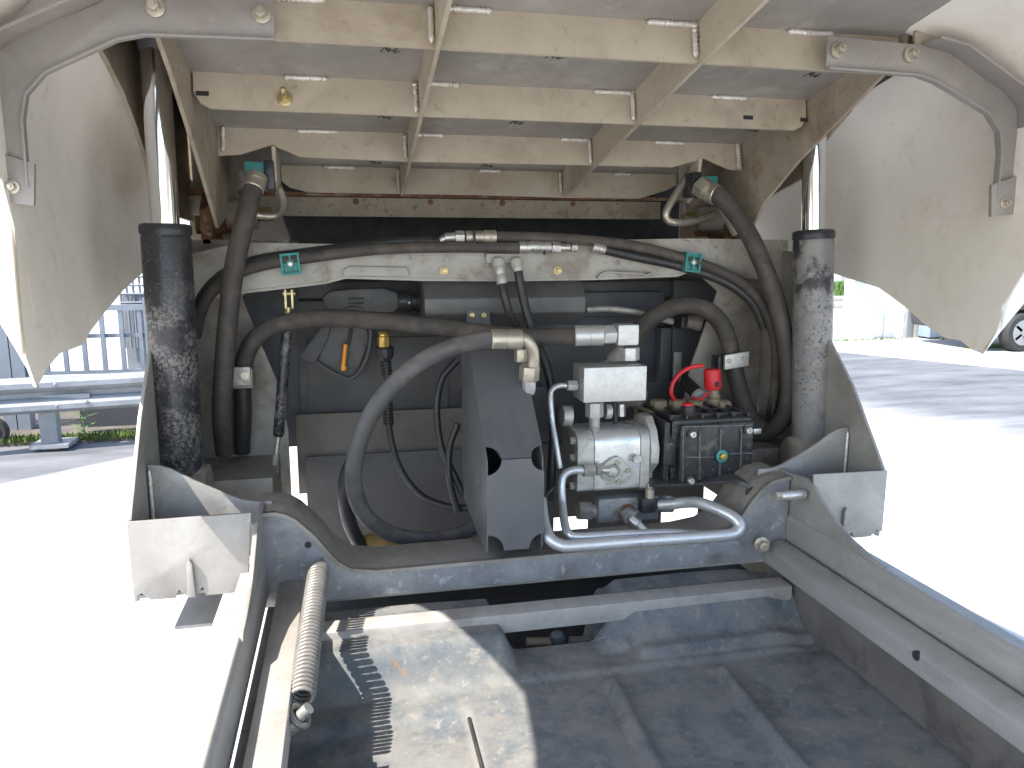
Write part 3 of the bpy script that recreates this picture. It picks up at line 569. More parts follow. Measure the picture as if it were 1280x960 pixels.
# ================================================================== LIFT CYLINDERS
def liftcyl(top, glandz, bot, label, barrelmat):
    t = thing('lift_cylinder', bot, label, 'hydraulic cylinder', 'lift cylinders of the hopper')
    top, bot = V(top), V(bot); ax = (top-bot).normalized(); L = (glandz-bot.z)/ax.z; g = bot+ax*L; r = .045
    b = MB().lathe(bot, ax, [(0, r*.97), (.01, r), (L-.17, r), (L-.168, r*1.015), (L-.165, r*1.015), (L-.012, r*1.015), (L-.006, r*.97)], 40).build('barrel', barrelmat, t, smooth=30)
    MB().lathe(g, ax, [(-.006, r*1.03), (-.002, r*1.06), (.010, r*1.06), (.014, r*1.0), (.016, r*.8)], 40).build('gland', 'black_paint', t)
    MB().lathe(g, ax, [(.01, .0262), ((top-g).length, .0262)], 36).build('rod', 'chrome', t, smooth=30)
    MB().cyl(bot+V((-.055, 0, -.02)), bot+V((.055, 0, -.02)), .05, n=28).build('base_eye', 'galv_dirty', t, bevel=.004)
    e = top; MB().cyl(e+V((-.025, 0, 0)), e+V((.025, 0, 0)), .042, n=28).build('rod_eye', 'black_paint', t, bevel=.004)
    return t
liftcyl(P(192, 40, 1.60), P(212, 290, 1.605).z, P(226, 600, 1.61), 'hydraulic lift cylinder nearest the guardrail, black paint worn', 'barrel')
liftcyl(P(1019, 90, 1.63), P(1009, 296, 1.615).z, P(1014, 560, 1.60), 'hydraulic lift cylinder nearest the low white wall, grey chipped paint', 'barrel_bare')

# ================================================================== TENSION SPRING
sA = P(399, 708, 1.39); sB = P(376, 880, 1.03)
ts = thing('tension_spring', sB, 'long steel tension spring hooked beside the left chassis rail', 'spring')
ax = (sB-sA); L = ax.length; axn = ax.normalized(); u = axn.orthogonal().normalized(); v_ = axn.cross(u)
n = 37; pts = []
for i in range(n*14+1):
    a = i/14*2*math.pi; pts.append(sA+axn*(.01+(L-.02)*i/(n*14))+(u*math.cos(a)+v_*math.sin(a))*.0165)
MB().tube(pts, .0038, n=8, sub=1).build('coil', 'spring_steel', ts, smooth=80)
MB().tube([sA+axn*.015+u*.012, sA+axn*.002, sA-axn*.012+V((.004, .01, 0)), sA-axn*.022+V((0, .03, 0))], .004, n=8).build('hook', 'spring_steel', ts)
lp_ = [sB+u*.013, sB+axn*.010+u*.006]+[sB+axn*(.024-.016*math.cos(a))+v_*(.016*math.sin(a)) for a in [k*.6 for k in range(11)]]
MB().tube(lp_, .0042, n=8, sub=4).build('hook', 'spring_steel', ts)
MB().cyl(sB+axn*.026-u*.02, sB+axn*.026+u*.03, .0085, n=16).build('anchor_pin', 'zinc', ts); MB().hexa(sB+axn*.026+u*.012, sB+axn*.026+u*.024, .013).build('nut', 'zinc', ts, bevel=.001)

# ================================================================== LOWER PAN (moulded cover under the rails)
pan = thing('moulded_pan', (.4, 1.0, .8), 'dusty blue black moulded cover lying between the chassis rails', 'cover')
def grid(x0, x1, y0, y1, nx, ny, zf, th=.01):
    m = MB(); vs = []; fs = []
    for j in range(ny+1):
        for i in range(nx+1):
            x, y = x0+(x1-x0)*i/nx, y0+(y1-y0)*j/ny; vs.append(V((x, y, zf(x, y))))
    for j in range(ny):
        for i in range(nx): a = j*(nx+1)+i; fs.append((a, a+1, a+nx+2, a+nx+1))
    k = len(vs); vs += [p-V((0, 0, th)) for p in vs]; fs += [tuple(q+k for q in f) for f in fs]
    per = [i for i in range(nx)]+[nx+j*(nx+1) for j in range(ny)]+[ny*(nx+1)+nx-i for i in range(nx)]+[(ny-j)*(nx+1) for j in range(ny)]
    fs += [(per[i], per[(i+1)%len(per)], k+per[(i+1)%len(per)], k+per[i]) for i in range(len(per))]
    return m.add(vs, fs)
def ss(a, b, x): t = min(1, max(0, (x-a)/(b-a))); return t*t*(3-2*t)
def zpan(x, y):
    z = .845+.003*noise.noise(V((x*5, y*5, 1)))
    left = ss(.292, .252, x); right = ss(.44, .49, x); mid = (1-left)*(1-right)
    z += .006*ss(1.205, 1.215, y)+.004*noise.noise(V((x*2.5, y*9, 3)))*ss(1.1, 1.2, y)
    z += .062*left*ss(1.214, 1.268, y)
    z += right*(.016*ss(1.228, 1.242, y)*ss(.50, .53, x)+.058*ss(1.262, 1.325, y)-.012*ss(.80, .86, x))
    z -= .10*mid*ss(1.318, 1.33, y)
    for xr in (.425, .635):                                        # pressed ribs running towards the tail
        d = abs(x-xr-.02*math.sin((y-1)*3)); z += .014*ss(.017, .005, d)*ss(1.195, 1.165, y)
    d = abs(math.hypot(x-.50, (y-.93))-.10); z += .006*ss(.014, .005, d)*ss(.93, .95, x)*0
    z -= .010*ss(.175, .168, x)*ss(1.16, 1.13, y)
    z += .018*ss(.80, .87, x)*ss(1.25, 1.15, y)
    return z
grid(-.114, .875, .45, 1.42, 170, 170, zpan).build('cover_shell', 'pan', pan, smooth=60)
MB().tube([V((.172, y, zpan(.172, y)+.002)) for y in (1.13, 1.1, 1.0, .9, .8, .6)], .0035, n=8).build('rubber_seam', 'rubber_clean', pan)
# pit between the two raised ends: linkage bits
pit = thing('linkage', (.38, 1.40, .86), 'small dusty linkage parts in the gap behind the tie bar', 'linkage')
for x0, x1, y0, y1, mt in ((658, 690, 797, 808, 'brass_dusty'), (712, 745, 796, 806, 'galv_dirty'), (745, 800, 786, 793, 'brass_dusty')):
    a, b = P(x0, (y0+y1)/2, 1.375), P(x1, (y0+y1)/2, 1.375); MB().cyl(a, b, .009, n=14).build('rod', mt, pit, bevel=.001)
MB().lathe(P(698, 806, 1.375), (-.2, -.2, 1), [(0, .016), (.02, .016), (.028, .012), (.031, .004)], 18).build('cap', 'pan', pit)
MB().prism([P(x, y, 1.385) for x, y in ((757, 760), (768, 757), (785, 785), (760, 788))], (0, .012, 0)).build('plate', 'galv_dirty', pit, bevel=.002)
for x, y in ((762, 780), (777, 776)): MB().cyl(P(x, y, 1.388), P(x, y, 1.376), .006, n=12).build('stud', 'zinc_warm', pit)
MB().cyl(P(733, 778, 1.385), P(746, 757, 1.40), .004, n=10).build('lever', 'pipe_silver', pit)

# ================================================================== ENGINE BAY PANELS
bay = thing('engine_bulkhead', (MID, 2.0, .95), 'dark panelled bulkhead behind the hoses and pumps', 'bulkhead')
PYY = 2.0
def panel(x0, y0, x1, y1, Y, d, mt, nm='panel', bev=.003): return fb(x0, y0, x1, y1, Y, d).build(nm, mt, bay, bevel=bev)
MB().box(-.36, 1.08, 2.06, 2.07, 1.16, 1.60).build('back_panel', 'panel_dark', bay)
panel(300, 355, 378, 560, 2.03, .02, 'panel_blue')
panel(372, 352, 560, 372, 2.02, .03, 'panel_blue')
panel(374, 375, 592, 556, 2.02, .03, 'panel_dark')
panel(385, 422, 560, 546, 2.012, .008, 'panel_dark', 'raised_field', .002)
MB().cyl(P(374, 560, 2.0), P(592, 556, 2.0), .008, n=10).build('panel_trim', 'panel_blue', bay)
panel(594, 352, 850, 372, 2.03, .02, 'panel_blue'); panel(730, 365, 830, 395, 2.0, .03, 'panel_blue')
panel(594, 374, 822, 500, 2.03, .02, 'panel_blue'); panel(825, 410, 838, 520, 1.99, .05, 'panel_blue', 'seam_strip')
panel(840, 350, 905, 520, 2.0, .04, 'panel_blue')
panel(842, 440, 852, 485, 1.985, .01, 'alu_cast', 'worn_label')
MB().box(-.14, .30, 1.98, 1.99, .98, 1.19).build('lower_panel', 'panel_brown', bay)
sa, sb = P(710, 663, 1.97).z, P(710, 646, 1.97).z
for a, b, c, d in ((-.12, 1.0, .70, sa), (-.12, 1.0, sb, 1.08), (-.12, P(692, 655, 1.97).x, sa, sb), (P(735, 655, 1.97).x, P(826, 655, 1.97).x, sa, sb), (P(872, 655, 1.97).x, 1.0, sa, sb)):
    MB().box(a, b, 1.97, 1.975, c, d).build('sump_panel', 'panel_dark', bay)
MB().box(.30, 1.0, 1.98, 1.99, .98, 1.24).build('lower_panel', 'panel_dark', bay)
panel(852, 395, 885, 412, 1.93, .05, 'rubber_clean', 'plug_socket', .006)
MB().lathe(P(868, 403, 1.92), (1, -.3, -.2), [(-.02, .018), (0, .02), (.012, .022), (.02, .02)], 14).build('plug_collar', 'galv_dirty', bay)
# duct box in the middle
dz1, dz0 = P(630, 349, 1.80).z, P(630, 410, 1.80).z; dx0, dx1 = P(531, 385, 1.80).x, P(732, 385, 1.80).x
MB().prism([V((dx0, y, z)) for y, z in ((1.84, dz1), (1.80, (dz1*.62+dz0*.38)), (1.80, (dz1*.3+dz0*.7)), (1.85, dz0), (1.97, dz0), (1.97, dz1))], (dx1-dx0, 0, 0)).build('duct_box', 'duct', bay, bevel=.003)
MB().prism([V((dx0-.06, y, z)) for y, z in ((1.86, dz0-.002), (1.86, dz0-.006), (1.97, dz0-.006), (1.97, dz0-.002))], (.3, 0, 0)).build('duct_edge', 'duct', bay)
# hose clamp on the duct front
cl = thing('pipe_clip', P(598, 395, 1.79), 'small sheet metal clip with two yellow bolts under the duct box', 'clip')
MB().ribbon([P(583, 388, 1.79), P(583, 400, 1.788), P(585, 410, 1.785)], P(612, 398, 1.79)-P(583, 398, 1.79), .004).build('strap', 'duct', cl)
for x in (589, 604): bolt(P(x, 394, 1.793), (0, -1, 0), .0075, .013, cl, 'yellow_zinc', wm='yellow_zinc')
# under the bay: side skirt, and an added black sheet for the shade in the gaps
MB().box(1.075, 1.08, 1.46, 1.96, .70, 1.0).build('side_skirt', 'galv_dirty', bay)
MB().box(-.113, 1.074, 1.20, 1.965, .71, .72).build('gap_dark_sheet', 'dark_pit', bay)

# ================================================================== GUARD HOUSING
gd = thing('guard_housing', (.31, 1.45, 1.0), 'dark grey folded steel guard housing with half round notches', 'housing')
gx0, gx1 = .252, .366
gprof = [(1.60, 1.392), (1.40, 1.205), (1.40, 1.02), (1.415, 1.006), (1.70, 1.03), (1.72, 1.10), (1.72, 1.38)]
m = MB()
sl_ = [V((gx0, a, b)) for a, b in gprof]; m.prism(sl_, (.003, 0, 0)); m.build('side_panel', 'guard', gd, bevel=.001)
m = MB(); m.prism([V((gx1-.003, a, b)) for a, b in gprof], (.003, 0, 0)); m.build('side_panel', 'guard', gd, bevel=.001)
def arc(c, r, a0, a1, n=8): return [(c[0]+r*math.cos(R(a0+(a1-a0)*k/n)), c[1]+r*math.sin(R(a0+(a1-a0)*k/n))) for k in range(n+1)]
# front faces are cut out in (u along X, s along the folded front)
Ls = math.hypot(.20, .187)
def front(pt):
    u_, s_ = pt
    if s_ >= 0: k = s_/Ls; return V((u_, 1.3985+.20*k, 1.205+.187*k))
    return V((u_, 1.3985, 1.205+s_))
e = .0005
upper = [(gx0-e, Ls), (gx0-e, .030)]+arc((gx0-e, 0), .030, 90, 0)+arc((gx1+e, 0), .026, 180, 90)+[(gx1+e, Ls)]
lower = arc((gx1+e, 0), .026, 180, 270)+[(gx1+e, -.150)]+arc((gx1+e, -.185), .030, 90, 180)+arc((gx0-e, -.185), .034, 0, 90)+[(gx0-e, -.030)]+arc((gx0-e, 0), .030, 270, 360)
lower = [p for p in lower if p[1] > -.2]
MB().prism([front(p) for p in upper], (0, -.003, .002)).build('upper_face', 'guard', gd)
MB().prism([front((a, min(b, -1e-5))) for a, b in lower], (0, -.0035, 0)).build('lower_face', 'guard', gd)
MB().prism([V((gx0, 1.60, 1.392)), V((gx1, 1.60, 1.392)), V((gx1, 1.72, 1.38)), V((gx0, 1.72, 1.38))], (0, 0, .003)).build('top_face', 'guard', gd)
MB().cyl((.30, 1.45, 1.2), (.30, 1.62, 1.2), .012).build('inner_shaft', 'zinc', gd); MB().box(gx0+.01, gx1-.01, 1.62, 1.63, 1.05, 1.35).build('inner_plate', 'dark_pit', gd)

# ================================================================== HOSES
def hose(name, pts, r, mt, label, cat='hose', ferr=(), group=None):
    """ferr: (from fraction point index start/end, length, radius factor, material)"""
    w_ = T(pts)
    t = thing(name, min(w_, key=lambda p: p.z), label, cat, group)
    MB().tube(w_, r, n=18, sub=9).build('hose', mt, t, smooth=60)
    for end, L, k, fm in ferr:
        a, b = (w_[0], w_[1]) if end == 0 else (w_[-1], w_[-2]); d = (b-a).normalized()
        MB().lathe(a-d*.004, d, [(0, r*k*.9), (.002, r*k), (L*.45, r*k), (L*.47, r*k*.96), (L*.53, r*k*.96), (L*.55, r*k), (L, r*k), (L+.002, r*k*.93)], 24).build('ferrule', fm, t, smooth=35)
    return t
# the two big lift hoses
h = hose('lift_hose', [(321, 222, 1.76), (315, 240, 1.74), (303, 288, 1.715), (292, 340, 1.70), (285, 400, 1.70), (280, 460, 1.71), (277, 520, 1.73), (281, 565, 1.77)], .0205, 'rubber', 'thick black hose dropping straight beside the worn black lift cylinder', ferr=[(0, .035, 1.12, 'zinc_warm')], group='thick lift hoses')
h = hose('lift_hose', [(886, 240, 1.77), (900, 246, 1.74), (920, 268, 1.72), (945, 310, 1.69), (968, 370, 1.67), (982, 430, 1.66), (987, 480, 1.66), (982, 515, 1.68), (965, 537, 1.71), (940, 545, 1.75)], .0215, 'rubber', 'thick black hose curving down beside the grey chipped lift cylinder', ferr=[(0, .03, 1.15, 'zinc_warm')], group='thick lift hoses')
for x, y, Y, nm in ((311, 208, 1.79, 'teal coupling box on the left hose lug'), (884, 232, 1.80, 'teal coupling box on the right hose lug')):
    t = thing('hose_coupling', P(x, y, Y), nm, 'coupling', 'teal hose couplings')
    if x < 600: fb(306, 202, 330, 222, 1.785, .05).build('block', 'teal', t, bevel=.002); fb(330.5, 200, 342, 236, 1.78, .07).build('spacer', 'black_paint', t, bevel=.002)
    else: fb(877, 220, 897, 247, 1.80, .05).build('block', 'teal', t, bevel=.002); fb(866, 215, 876.5, 246, 1.80, .06).build('spacer', 'black_paint', t, bevel=.002); MB().hexa(P(874, 231, 1.785), P(884, 239, 1.765), .026).build('nut', 'zinc_warm', t, bevel=.002)
# bent rod loops under the lugs
t = MB().tube(T([(348, 234, 1.83), (354, 250, 1.85), (353, 262, 1.87), (343, 270, 1.88), (322, 269, 1.87), (300, 262, 1.87)]), .0085, n=12).build('rod_loop', 'zinc_warm', label='bent steel rod loop below the left teal coupling', cat='rod', group='bent rod loops')
MB().tube(T([(866, 208, 1.86), (850, 235, 1.85), (834, 262, 1.84), (834, 274, 1.84), (846, 278, 1.84), (872, 275, 1.86), (893, 268, 1.88)]), .010, n=12).build('rod_loop', 'zinc_warm', label='bent steel rod loop below the right teal coupling', cat='rod', group='bent rod loops')
MB().tube(T([(904, 254, 1.80), (912, 272, 1.80), (922, 291, 1.80)]), .016, n=12).build('coupling_arm', 'galv', label='flat grey arm hanging behind the right lift hose', cat='arm')
# hose with left clamp and right ferrule
hose('pressure_hose', [(304, 470, 1.79), (306, 450, 1.785), (318, 425, 1.78), (345, 407, 1.775), (395, 398, 1.77), (480, 402, 1.76), (560, 410, 1.74), (620, 418, 1.68), (670, 421, 1.63), (752, 419, 1.60)], .0195, 'rubber', 'thick hose arching from the square clamp across to the elbow block', ferr=[(1, .062, 1.18, 'alu_block')])
hose('return_hose', [(303, 480, 1.81), (304, 520, 1.82), (302, 565, 1.84)], .019, 'rubber_clean', 'black hose end hanging below the square clamp plate')
# loop hose
hose('loop_hose', [(650, 424, 1.50), (632, 424, 1.50), (600, 426, 1.50), (560, 436, 1.50), (515, 460, 1.49), (472, 505, 1.49), (447, 560, 1.50), (443, 610, 1.52), (462, 650, 1.55), (505, 672, 1.60), (560, 672, 1.64), (600, 655, 1.68)], .0175, 'rubber_grey', 'dusty grey hose looping round in front of the dark bulkhead', ferr=[(0, .062, 1.16, 'zinc_warm')])
hose('under_hose', [(450, 560, 1.62), (432, 600, 1.62), (436, 650, 1.63), (455, 690, 1.65)], .0155, 'rubber_clean', 'black hose bowing behind the dusty grey loop hose')
MB().tube(T([(440, 686, 1.66), (465, 679, 1.66), (490, 680, 1.66), (515, 688, 1.67)]), .022, n=14).build('corrugated_hose', 'yellow_hose', label='short yellow brown corrugated hose behind the cross beam', cat='hose')
t = thing('pipe_elbow', P(660, 480, 1.5), 'yellow zinc pipe elbow with nut above the dark guard housing', 'elbow')
MB().tube(T([(650, 424, 1.50), (657, 425, 1.50), (664, 433, 1.50), (667, 446, 1.505), (666, 460, 1.51)]), .0125, n=16).build('bend', 'zinc_warm', t)
MB().hexa(P(662, 457, 1.51), P(661, 475, 1.515), .0215).build('nut', 'zinc_warm', t, bevel=.002)
MB().lathe(P(661, 474, 1.515), P(662, 494, 1.52)-P(661, 474, 1.515), [(0, .0145), (.02, .0145), (.032, .011)], 8).build('plug', 'pipe_silver', t)
MB().hexa(P(651, 436, 1.56), P(651, 452, 1.56), .014).build('rear_nut', 'zinc_warm', t, bevel=.001)
# thin hoses lying on the beam
tb = 1.765
hose('beam_hose', [(606, 296, tb), (640, 296, tb), (700, 298, tb), (770, 304, tb), (830, 316, tb), (890, 335, tb-.02), (930, 356, tb-.04), (958, 390, tb-.05), (970, 440, tb-.05), (968, 490, tb-.03), (962, 530, tb)], .0125, 'rubber', 'thin hose leaving the left hand fitting and arching right over the beam', ferr=[(0, .028, 1.25, 'zinc_warm')])
hose('beam_hose', [(662, 309, tb-.01), (640, 309.5, tb-.01), (560, 309, tb-.01), (480, 311, tb-.01), (400, 320, tb-.01), (330, 331, tb-.01), (285, 348, tb-.01), (256, 378, tb), (244, 420, tb+.03)], .0125, 'rubber', 'thin hose leaving the right hand fitting and arching left over the beam', ferr=[(0, .028, 1.2, 'zinc')])
hose('beam_hose', [(560, 302, tb+.012), (500, 302, tb+.012), (440, 309, tb+.012), (370, 318, tb+.01), (320, 326, tb+.01), (280, 343, tb+.01), (252, 372, tb+.02), (238, 410, tb+.04)], .0115, 'rubber_clean', 'thin hose along the top edge of the beam on the left')
hose('beam_hose', [(742, 309, tb), (790, 320, tb), (850, 333, tb), (905, 352, tb-.02), (940, 378, tb-.03), (955, 410, tb-.03)], .0115, 'rubber_clean', 'thin hose along the beam under the right teal clamp', ferr=[(0, .03, 1.25, 'zinc')])
def fitting(name, segs, label):
    t = thing(name, P(*segs[0][0]), label, 'fitting', 'hose fittings on the beam')
    for a, b, r, k, mt in segs:
        (MB().hexa(P(*a), P(*b), r) if k == 'hex' else MB().cyl(P(*a), P(*b), r, n=18)).build('nut' if k == 'hex' else 'sleeve', mt, t, bevel=.001)
fitting('hose_fitting', [((582, 296, tb), (606, 296, tb), .014, 'cyl', 'zinc_warm'), ((569, 296, tb), (580, 296, tb), .0145, 'hex', 'zinc'), ((556, 297, tb), (569, 296, tb), .0105, 'cyl', 'zinc'), ((550, 301, tb), (557, 297, tb), .008, 'cyl', 'zinc')], 'zinc hose fitting on the beam pointing left')
fitting('hose_fitting', [((662, 308.5, tb-.01), (688, 309, tb-.01), .0145, 'cyl', 'zinc'), ((689, 309, tb-.01), (700, 309.5, tb-.01), .0145, 'hex', 'zinc'), ((700, 309.5, tb-.01), (712, 309.5, tb-.01), .010, 'cyl', 'zinc'), ((713, 309, tb), (721, 309, tb), .012, 'hex', 'zinc_warm')], 'zinc hose fitting on the beam pointing right')
for x in (593, 680):
    MB().tube([P(x-.5, 287 if x < 600 else 302, tb-.016), P(x, 296 if x < 600 else 309, tb-.021), P(x+.5, 310 if x < 600 else 318, tb-.016)], .003, n=6).build('cable_tie', 'rubber_clean', label='black cable tie round the %s fitting on the beam' % ('left' if x < 600 else 'right'), cat='cable tie')
for x, y, a, nm in ((363, 330, -.08, 'teal plastic clamp with centre bolt on the left end of the beam'), (866, 328, .1, 'teal plastic clamp with centre bolt on the right end of the beam')):
    c = P(x, y, 1.745); t = thing('hose_clamp', c, nm, 'clamp', 'teal hose clamps'); s = .0205
    u = V((math.cos(a), 0, -math.sin(a))); w2 = V((math.sin(a), 0, math.cos(a))); yv = V((0, 1, 0))
    MB().obox(c+yv*.012, u*s, w2*(s*1.15), yv*.010).build('block', 'teal', t, bevel=.002)
    for sx in (-1, 1):
        MB().obox(c+u*sx*(s-.0025), u*.0025, w2*(s*1.15), yv*.005).build('rim_wall', 'teal', t, bevel=.0008)
        MB().obox(c+w2*sx*(s*1.15-.0025), u*(s-.005), w2*.0025, yv*.005).build('rim_wall', 'teal', t, bevel=.0008)
        MB().obox(c+u*sx*.0115, u*.005, w2*.0018, yv*.004).build('web', 'teal', t); MB().obox(c+w2*sx*.0135, u*.0018, w2*.006, yv*.004).build('web', 'teal', t)
    MB().lathe(c+yv*.004, -yv, [(0, .0085), (.009, .0085), (.009, .006)], 16).build('boss', 'teal', t)
    MB().hexa(c-yv*.002, c-yv*.008, .0055).build('bolt', 'zinc', t, bevel=.001)
# valve port plate and its two hoses
t = thing('port_block', P(630, 325, 1.76), 'beige port plate with two hose ends in the middle of the beam', 'valve')
fb(608, 317, 655, 329, 1.765, .02).build('plate', 'beam_cream', t, bevel=.002)
for x in (622, 645): MB().lathe(P(x, 322, 1.76), P(x+2, 338, 1.75)-P(x, 322, 1.76), [(0, .010), (.006, .0155), (.02, .0155), (.026, .012)], 16).build('elbow', 'beam_cream', t)
hose('port_hose', [(624, 334, 1.752), (627, 350, 1.745), (631, 372, 1.735), (638, 395, 1.74), (648, 412, 1.76), (656, 430, 1.79)], .0095, 'rubber_clean', 'slim black hose from the left port of the beam block', ferr=[(0, .042, 1.35, 'alu_cast')])
hose('port_hose', [(647, 334, 1.752), (650, 352, 1.745), (657, 385, 1.735), (668, 420, 1.72), (682, 455, 1.70), (690, 490, 1.68), (692, 530, 1.66), (690, 580, 1.64), (688, 625, 1.64)], .0105, 'rubber_clean', 'slim black hose from the right port running down beside the pumps', ferr=[(0, .012, 1.2, 'alu_cast')])
MB().tube(T([(733, 387, 1.90), (760, 386, 1.90), (795, 390, 1.90), (815, 396, 1.90), (840, 402, 1.92)]), .0085, n=12).build('coolant_pipe', 'alu_cast', label='slim pale pipe running right from the duct box', cat='pipe')
hose('intake_hose', [(790, 432, 1.86), (800, 412, 1.85), (820, 394, 1.84), (850, 382, 1.82), (880, 386, 1.80), (902, 405, 1.79), (913, 435, 1.79), (920, 470, 1.78), (930, 505, 1.76), (945, 530, 1.74), (965, 545, 1.72)], .0225, 'rubber', 'thick hose arching right over the red capped pump')
t = thing('spout', P(770, 445, 1.8), 'pale angled pipe stub behind the elbow block', 'pipe'); MB().cyl(P(745, 463, 1.83), P(768, 448, 1.80), .014, n=16).build('pipe', 'alu_cast', t); MB().cyl(P(764, 452, 1.805), P(782, 437, 1.79), .022, n=18).build('collar', 'beam_cream', t, bevel=.003)
hose('side_hose', [(978, 448, 1.74), (972, 480, 1.74), (966, 515, 1.74), (962, 545, 1.75)], .010, 'rubber_clean', 'slim black hose behind the thick hose on the right', ferr=[(0, .012, 1.2, 'galv_dirty')])
# clamps on the uprights
t = thing('clamp_plate', P(300, 470, 1.74), 'square steel clamp plate with one bolt on the left upright', 'clamp')
fb(288, 459, 313, 482, 1.755, .008).build('plate', 'alu_cast', t, bevel=.002); MB().lathe(P(306, 469, 1.755), (0, -1, 0), [(0, .009), (.004, .009), (.004, .0065), (.001, .006)], 16).build('bolt', 'zinc_warm', t); fb(290, 461, 316, 486, 1.764, .05).build('block', 'galv_dirty', t, bevel=.004)
t = thing('clamp_plate', P(918, 450, 1.74), 'oblong steel clamp plate with two bolts on the right upright', 'clamp')
a, b = P(905, 453, 1.752), P(935, 448, 1.752); MB().obox((a+b)/2, (b-a)/2, V((0, 0, .0185)), V((0, .005, 0))).build('plate', 'alu_block', t, bevel=.0015)
fb(898, 446, 912, 462, 1.765, .04).build('block', 'black_paint', t, bevel=.002)
for x, y in ((911, 451), (929, 448)): MB().lathe(P(x, y, 1.747), (0, -1, 0), [(0, .0065), (.003, .0065), (.003, .004), (.001, .0035)], 14).build('bolt', 'zinc_warm', t)

# ================================================================== GAS STRUT
t = thing('gas_strut', P(345, 590, 1.78), 'worn black gas strut standing in front of the left panel', 'gas strut')
a, b = P(360, 392, 1.80), P(348, 546, 1.775); MB().lathe(b, a-b, [(0, .009), (.006, .0125), ((a-b).length-.01, .0125), ((a-b).length, .009)], 20).build('barrel', 'barrel', t)
MB().cyl(P(348, 546, 1.775), P(344, 575, 1.77), .006, n=12).build('rod', 'zinc_warm', t); MB().lathe(P(345, 568, 1.77), P(342, 592, 1.768)-P(345, 568, 1.77), [(0, .008), (.03, .008), (.034, .011), (.042, .011), (.046, .006)], 14).build('end_fitting', 'galv_dirty', t)
cv = MB().cyl(P(360, 394, 1.80), P(361, 384, 1.80), .007, n=12).build('clevis_neck', 'yellow_zinc', t)
for s in (-4.2, 4.2): fb(361+s-1.4, 362, 361+s+1.4, 386, 1.793, .014).build('clevis_cheek', 'yellow_zinc', t, bevel=.001)
MB().cyl(P(353.5, 367, 1.80), P(369, 367, 1.80), .0045, n=12).build('clevis_pin', 'yellow_zinc', t)

# ================================================================== SPRAY GUN with its hose
g = thing('spray_gun', P(450, 400, 1.9), 'grey pressure washer spray gun with orange trigger catch', 'spray gun')
gy = 1.90
bp = [(402, 372), (412, 364), (440, 361), (480, 360), (498, 366), (500, 384), (492, 391), (455, 390), (440, 386), (425, 388), (408, 386)]
MB().prism([P(x, y, gy) for x, y in bp], (0, .05, 0)).build('body', 'gun_grey', g, bevel=.008)
for y in (373, 379): fb(436, y-.8, 455, y+.8, gy-.001, .004).build('vent_slot', 'dark_pit', g, bevel=0)
MB().lathe(P(498, 377, gy+.025), (1, 0, 0), [(0, .026), (.012, .027), (.03, .027), (.032, .022), (.045, .022), (.046, .027), (.052, .027), (.053, .022), (.06, .022)], 20).build('nose', 'rubber_clean', g)
MB().lathe(P(512, 378, gy), (0, -1, 0), [(0, .006), (.003, .005), (.005, .002)], 10).build('rivet', 'zinc', g)
MB().prism([P(x, y, gy) for x, y in ((402, 408), (414, 406), (410, 425), (394, 455), (384, 453), (372, 446), (385, 430))], (0, .04, 0)).build('grip', 'gun_grey', g, bevel=.007)
MB().tube(T([(395, 452, gy), (415, 465, gy), (436, 473, gy), (448, 466, gy), (458, 448, gy), (463, 425, gy), (462, 405, gy), (452, 388, gy), (438, 385, gy), (430, 390, gy)]), .0055, n=10).build('guard_loop', 'gun_grey', g)
MB().prism([P(x, y, gy+.008) for x, y in ((398, 450), (414, 408), (455, 392), (461, 425), (446, 466), (434, 471))], (0, .008, 0)).build('trigger_web', 'gun_grey', g, bevel=.002)
MB().cyl(P(439, 411, gy), P(435, 432, gy), .004, n=8).build('trigger', 'rubber_clean', g)
MB().tube(T([(432, 430, gy-.003), (430.5, 445, gy-.003), (429, 459, gy-.003)]), .0056, n=10).build('safety_catch', 'orange', g); MB().lathe(P(429.5, 460, gy-.004), (0, -1, 0), [(-.006, .007), (.003, .007), (.005, .004)], 12).build('catch_knob', 'orange', g)
h = thing('spray_hose', P(500, 590, 1.85), 'thin black spray hose with brass coupling hanging in front of the bulkhead', 'hose')
sy = 1.86
MB().lathe(P(480, 434, sy), P(480, 414, sy)-P(480, 434, sy), [(0, .016), (.026, .016), (.028, .0135), (.036, .0135), (.04, .01)], 8).build('coupling', 'brass', h)
m = MB(); a, b = P(480, 433, sy), P(481, 451, sy); m.lathe(a, b-a, [(0, .021), (.004, .024), ((b-a).length*.7, .022), ((b-a).length, .014)], 12); m.build('collar', 'rubber_clean', h, smooth=20)
for (x0, y0), (x1, y1), nn in (((482, 452), (484, 470), 5), ((484, 502), (486, 532), 8)):
    a, b = P(x0, y0, sy), P(x1, y1, sy); pr_ = [(0, .010)]; L = (b-a).length
    for k in range(nn): pr_ += [(L*(k+.1)/nn, .0135), (L*(k+.55)/nn, .0135), (L*(k+.65)/nn, .0105), (L*(k+.95)/nn, .0105)]
    MB().lathe(a, b-a, pr_+[(L, .009)], 14).build('strain_relief', 'rubber_clean', h, smooth=20)
MB().tube(T([(482, 450, sy), (484, 480, sy), (485, 510, sy), (488, 545, sy), (500, 585, sy-.02), (525, 618, sy-.05), (560, 633, sy-.09), (600, 635, sy-.14)]), .0082, n=12).build('hose', 'rubber_clean', h)
hose('coiled_hose', [(572, 450, 1.80), (552, 475, 1.80), (546, 515, 1.79), (552, 560, 1.78), (566, 590, 1.76), (580, 620, 1.75)], .0085, 'rubber_clean', 'thin black hose curving beside the left of the guard housing')
hose('coiled_hose', [(572, 530, 1.76), (562, 560, 1.76), (562, 600, 1.75), (572, 640, 1.74)], .0085, 'rubber_clean', 'second thin black hose tucked against the guard housing')

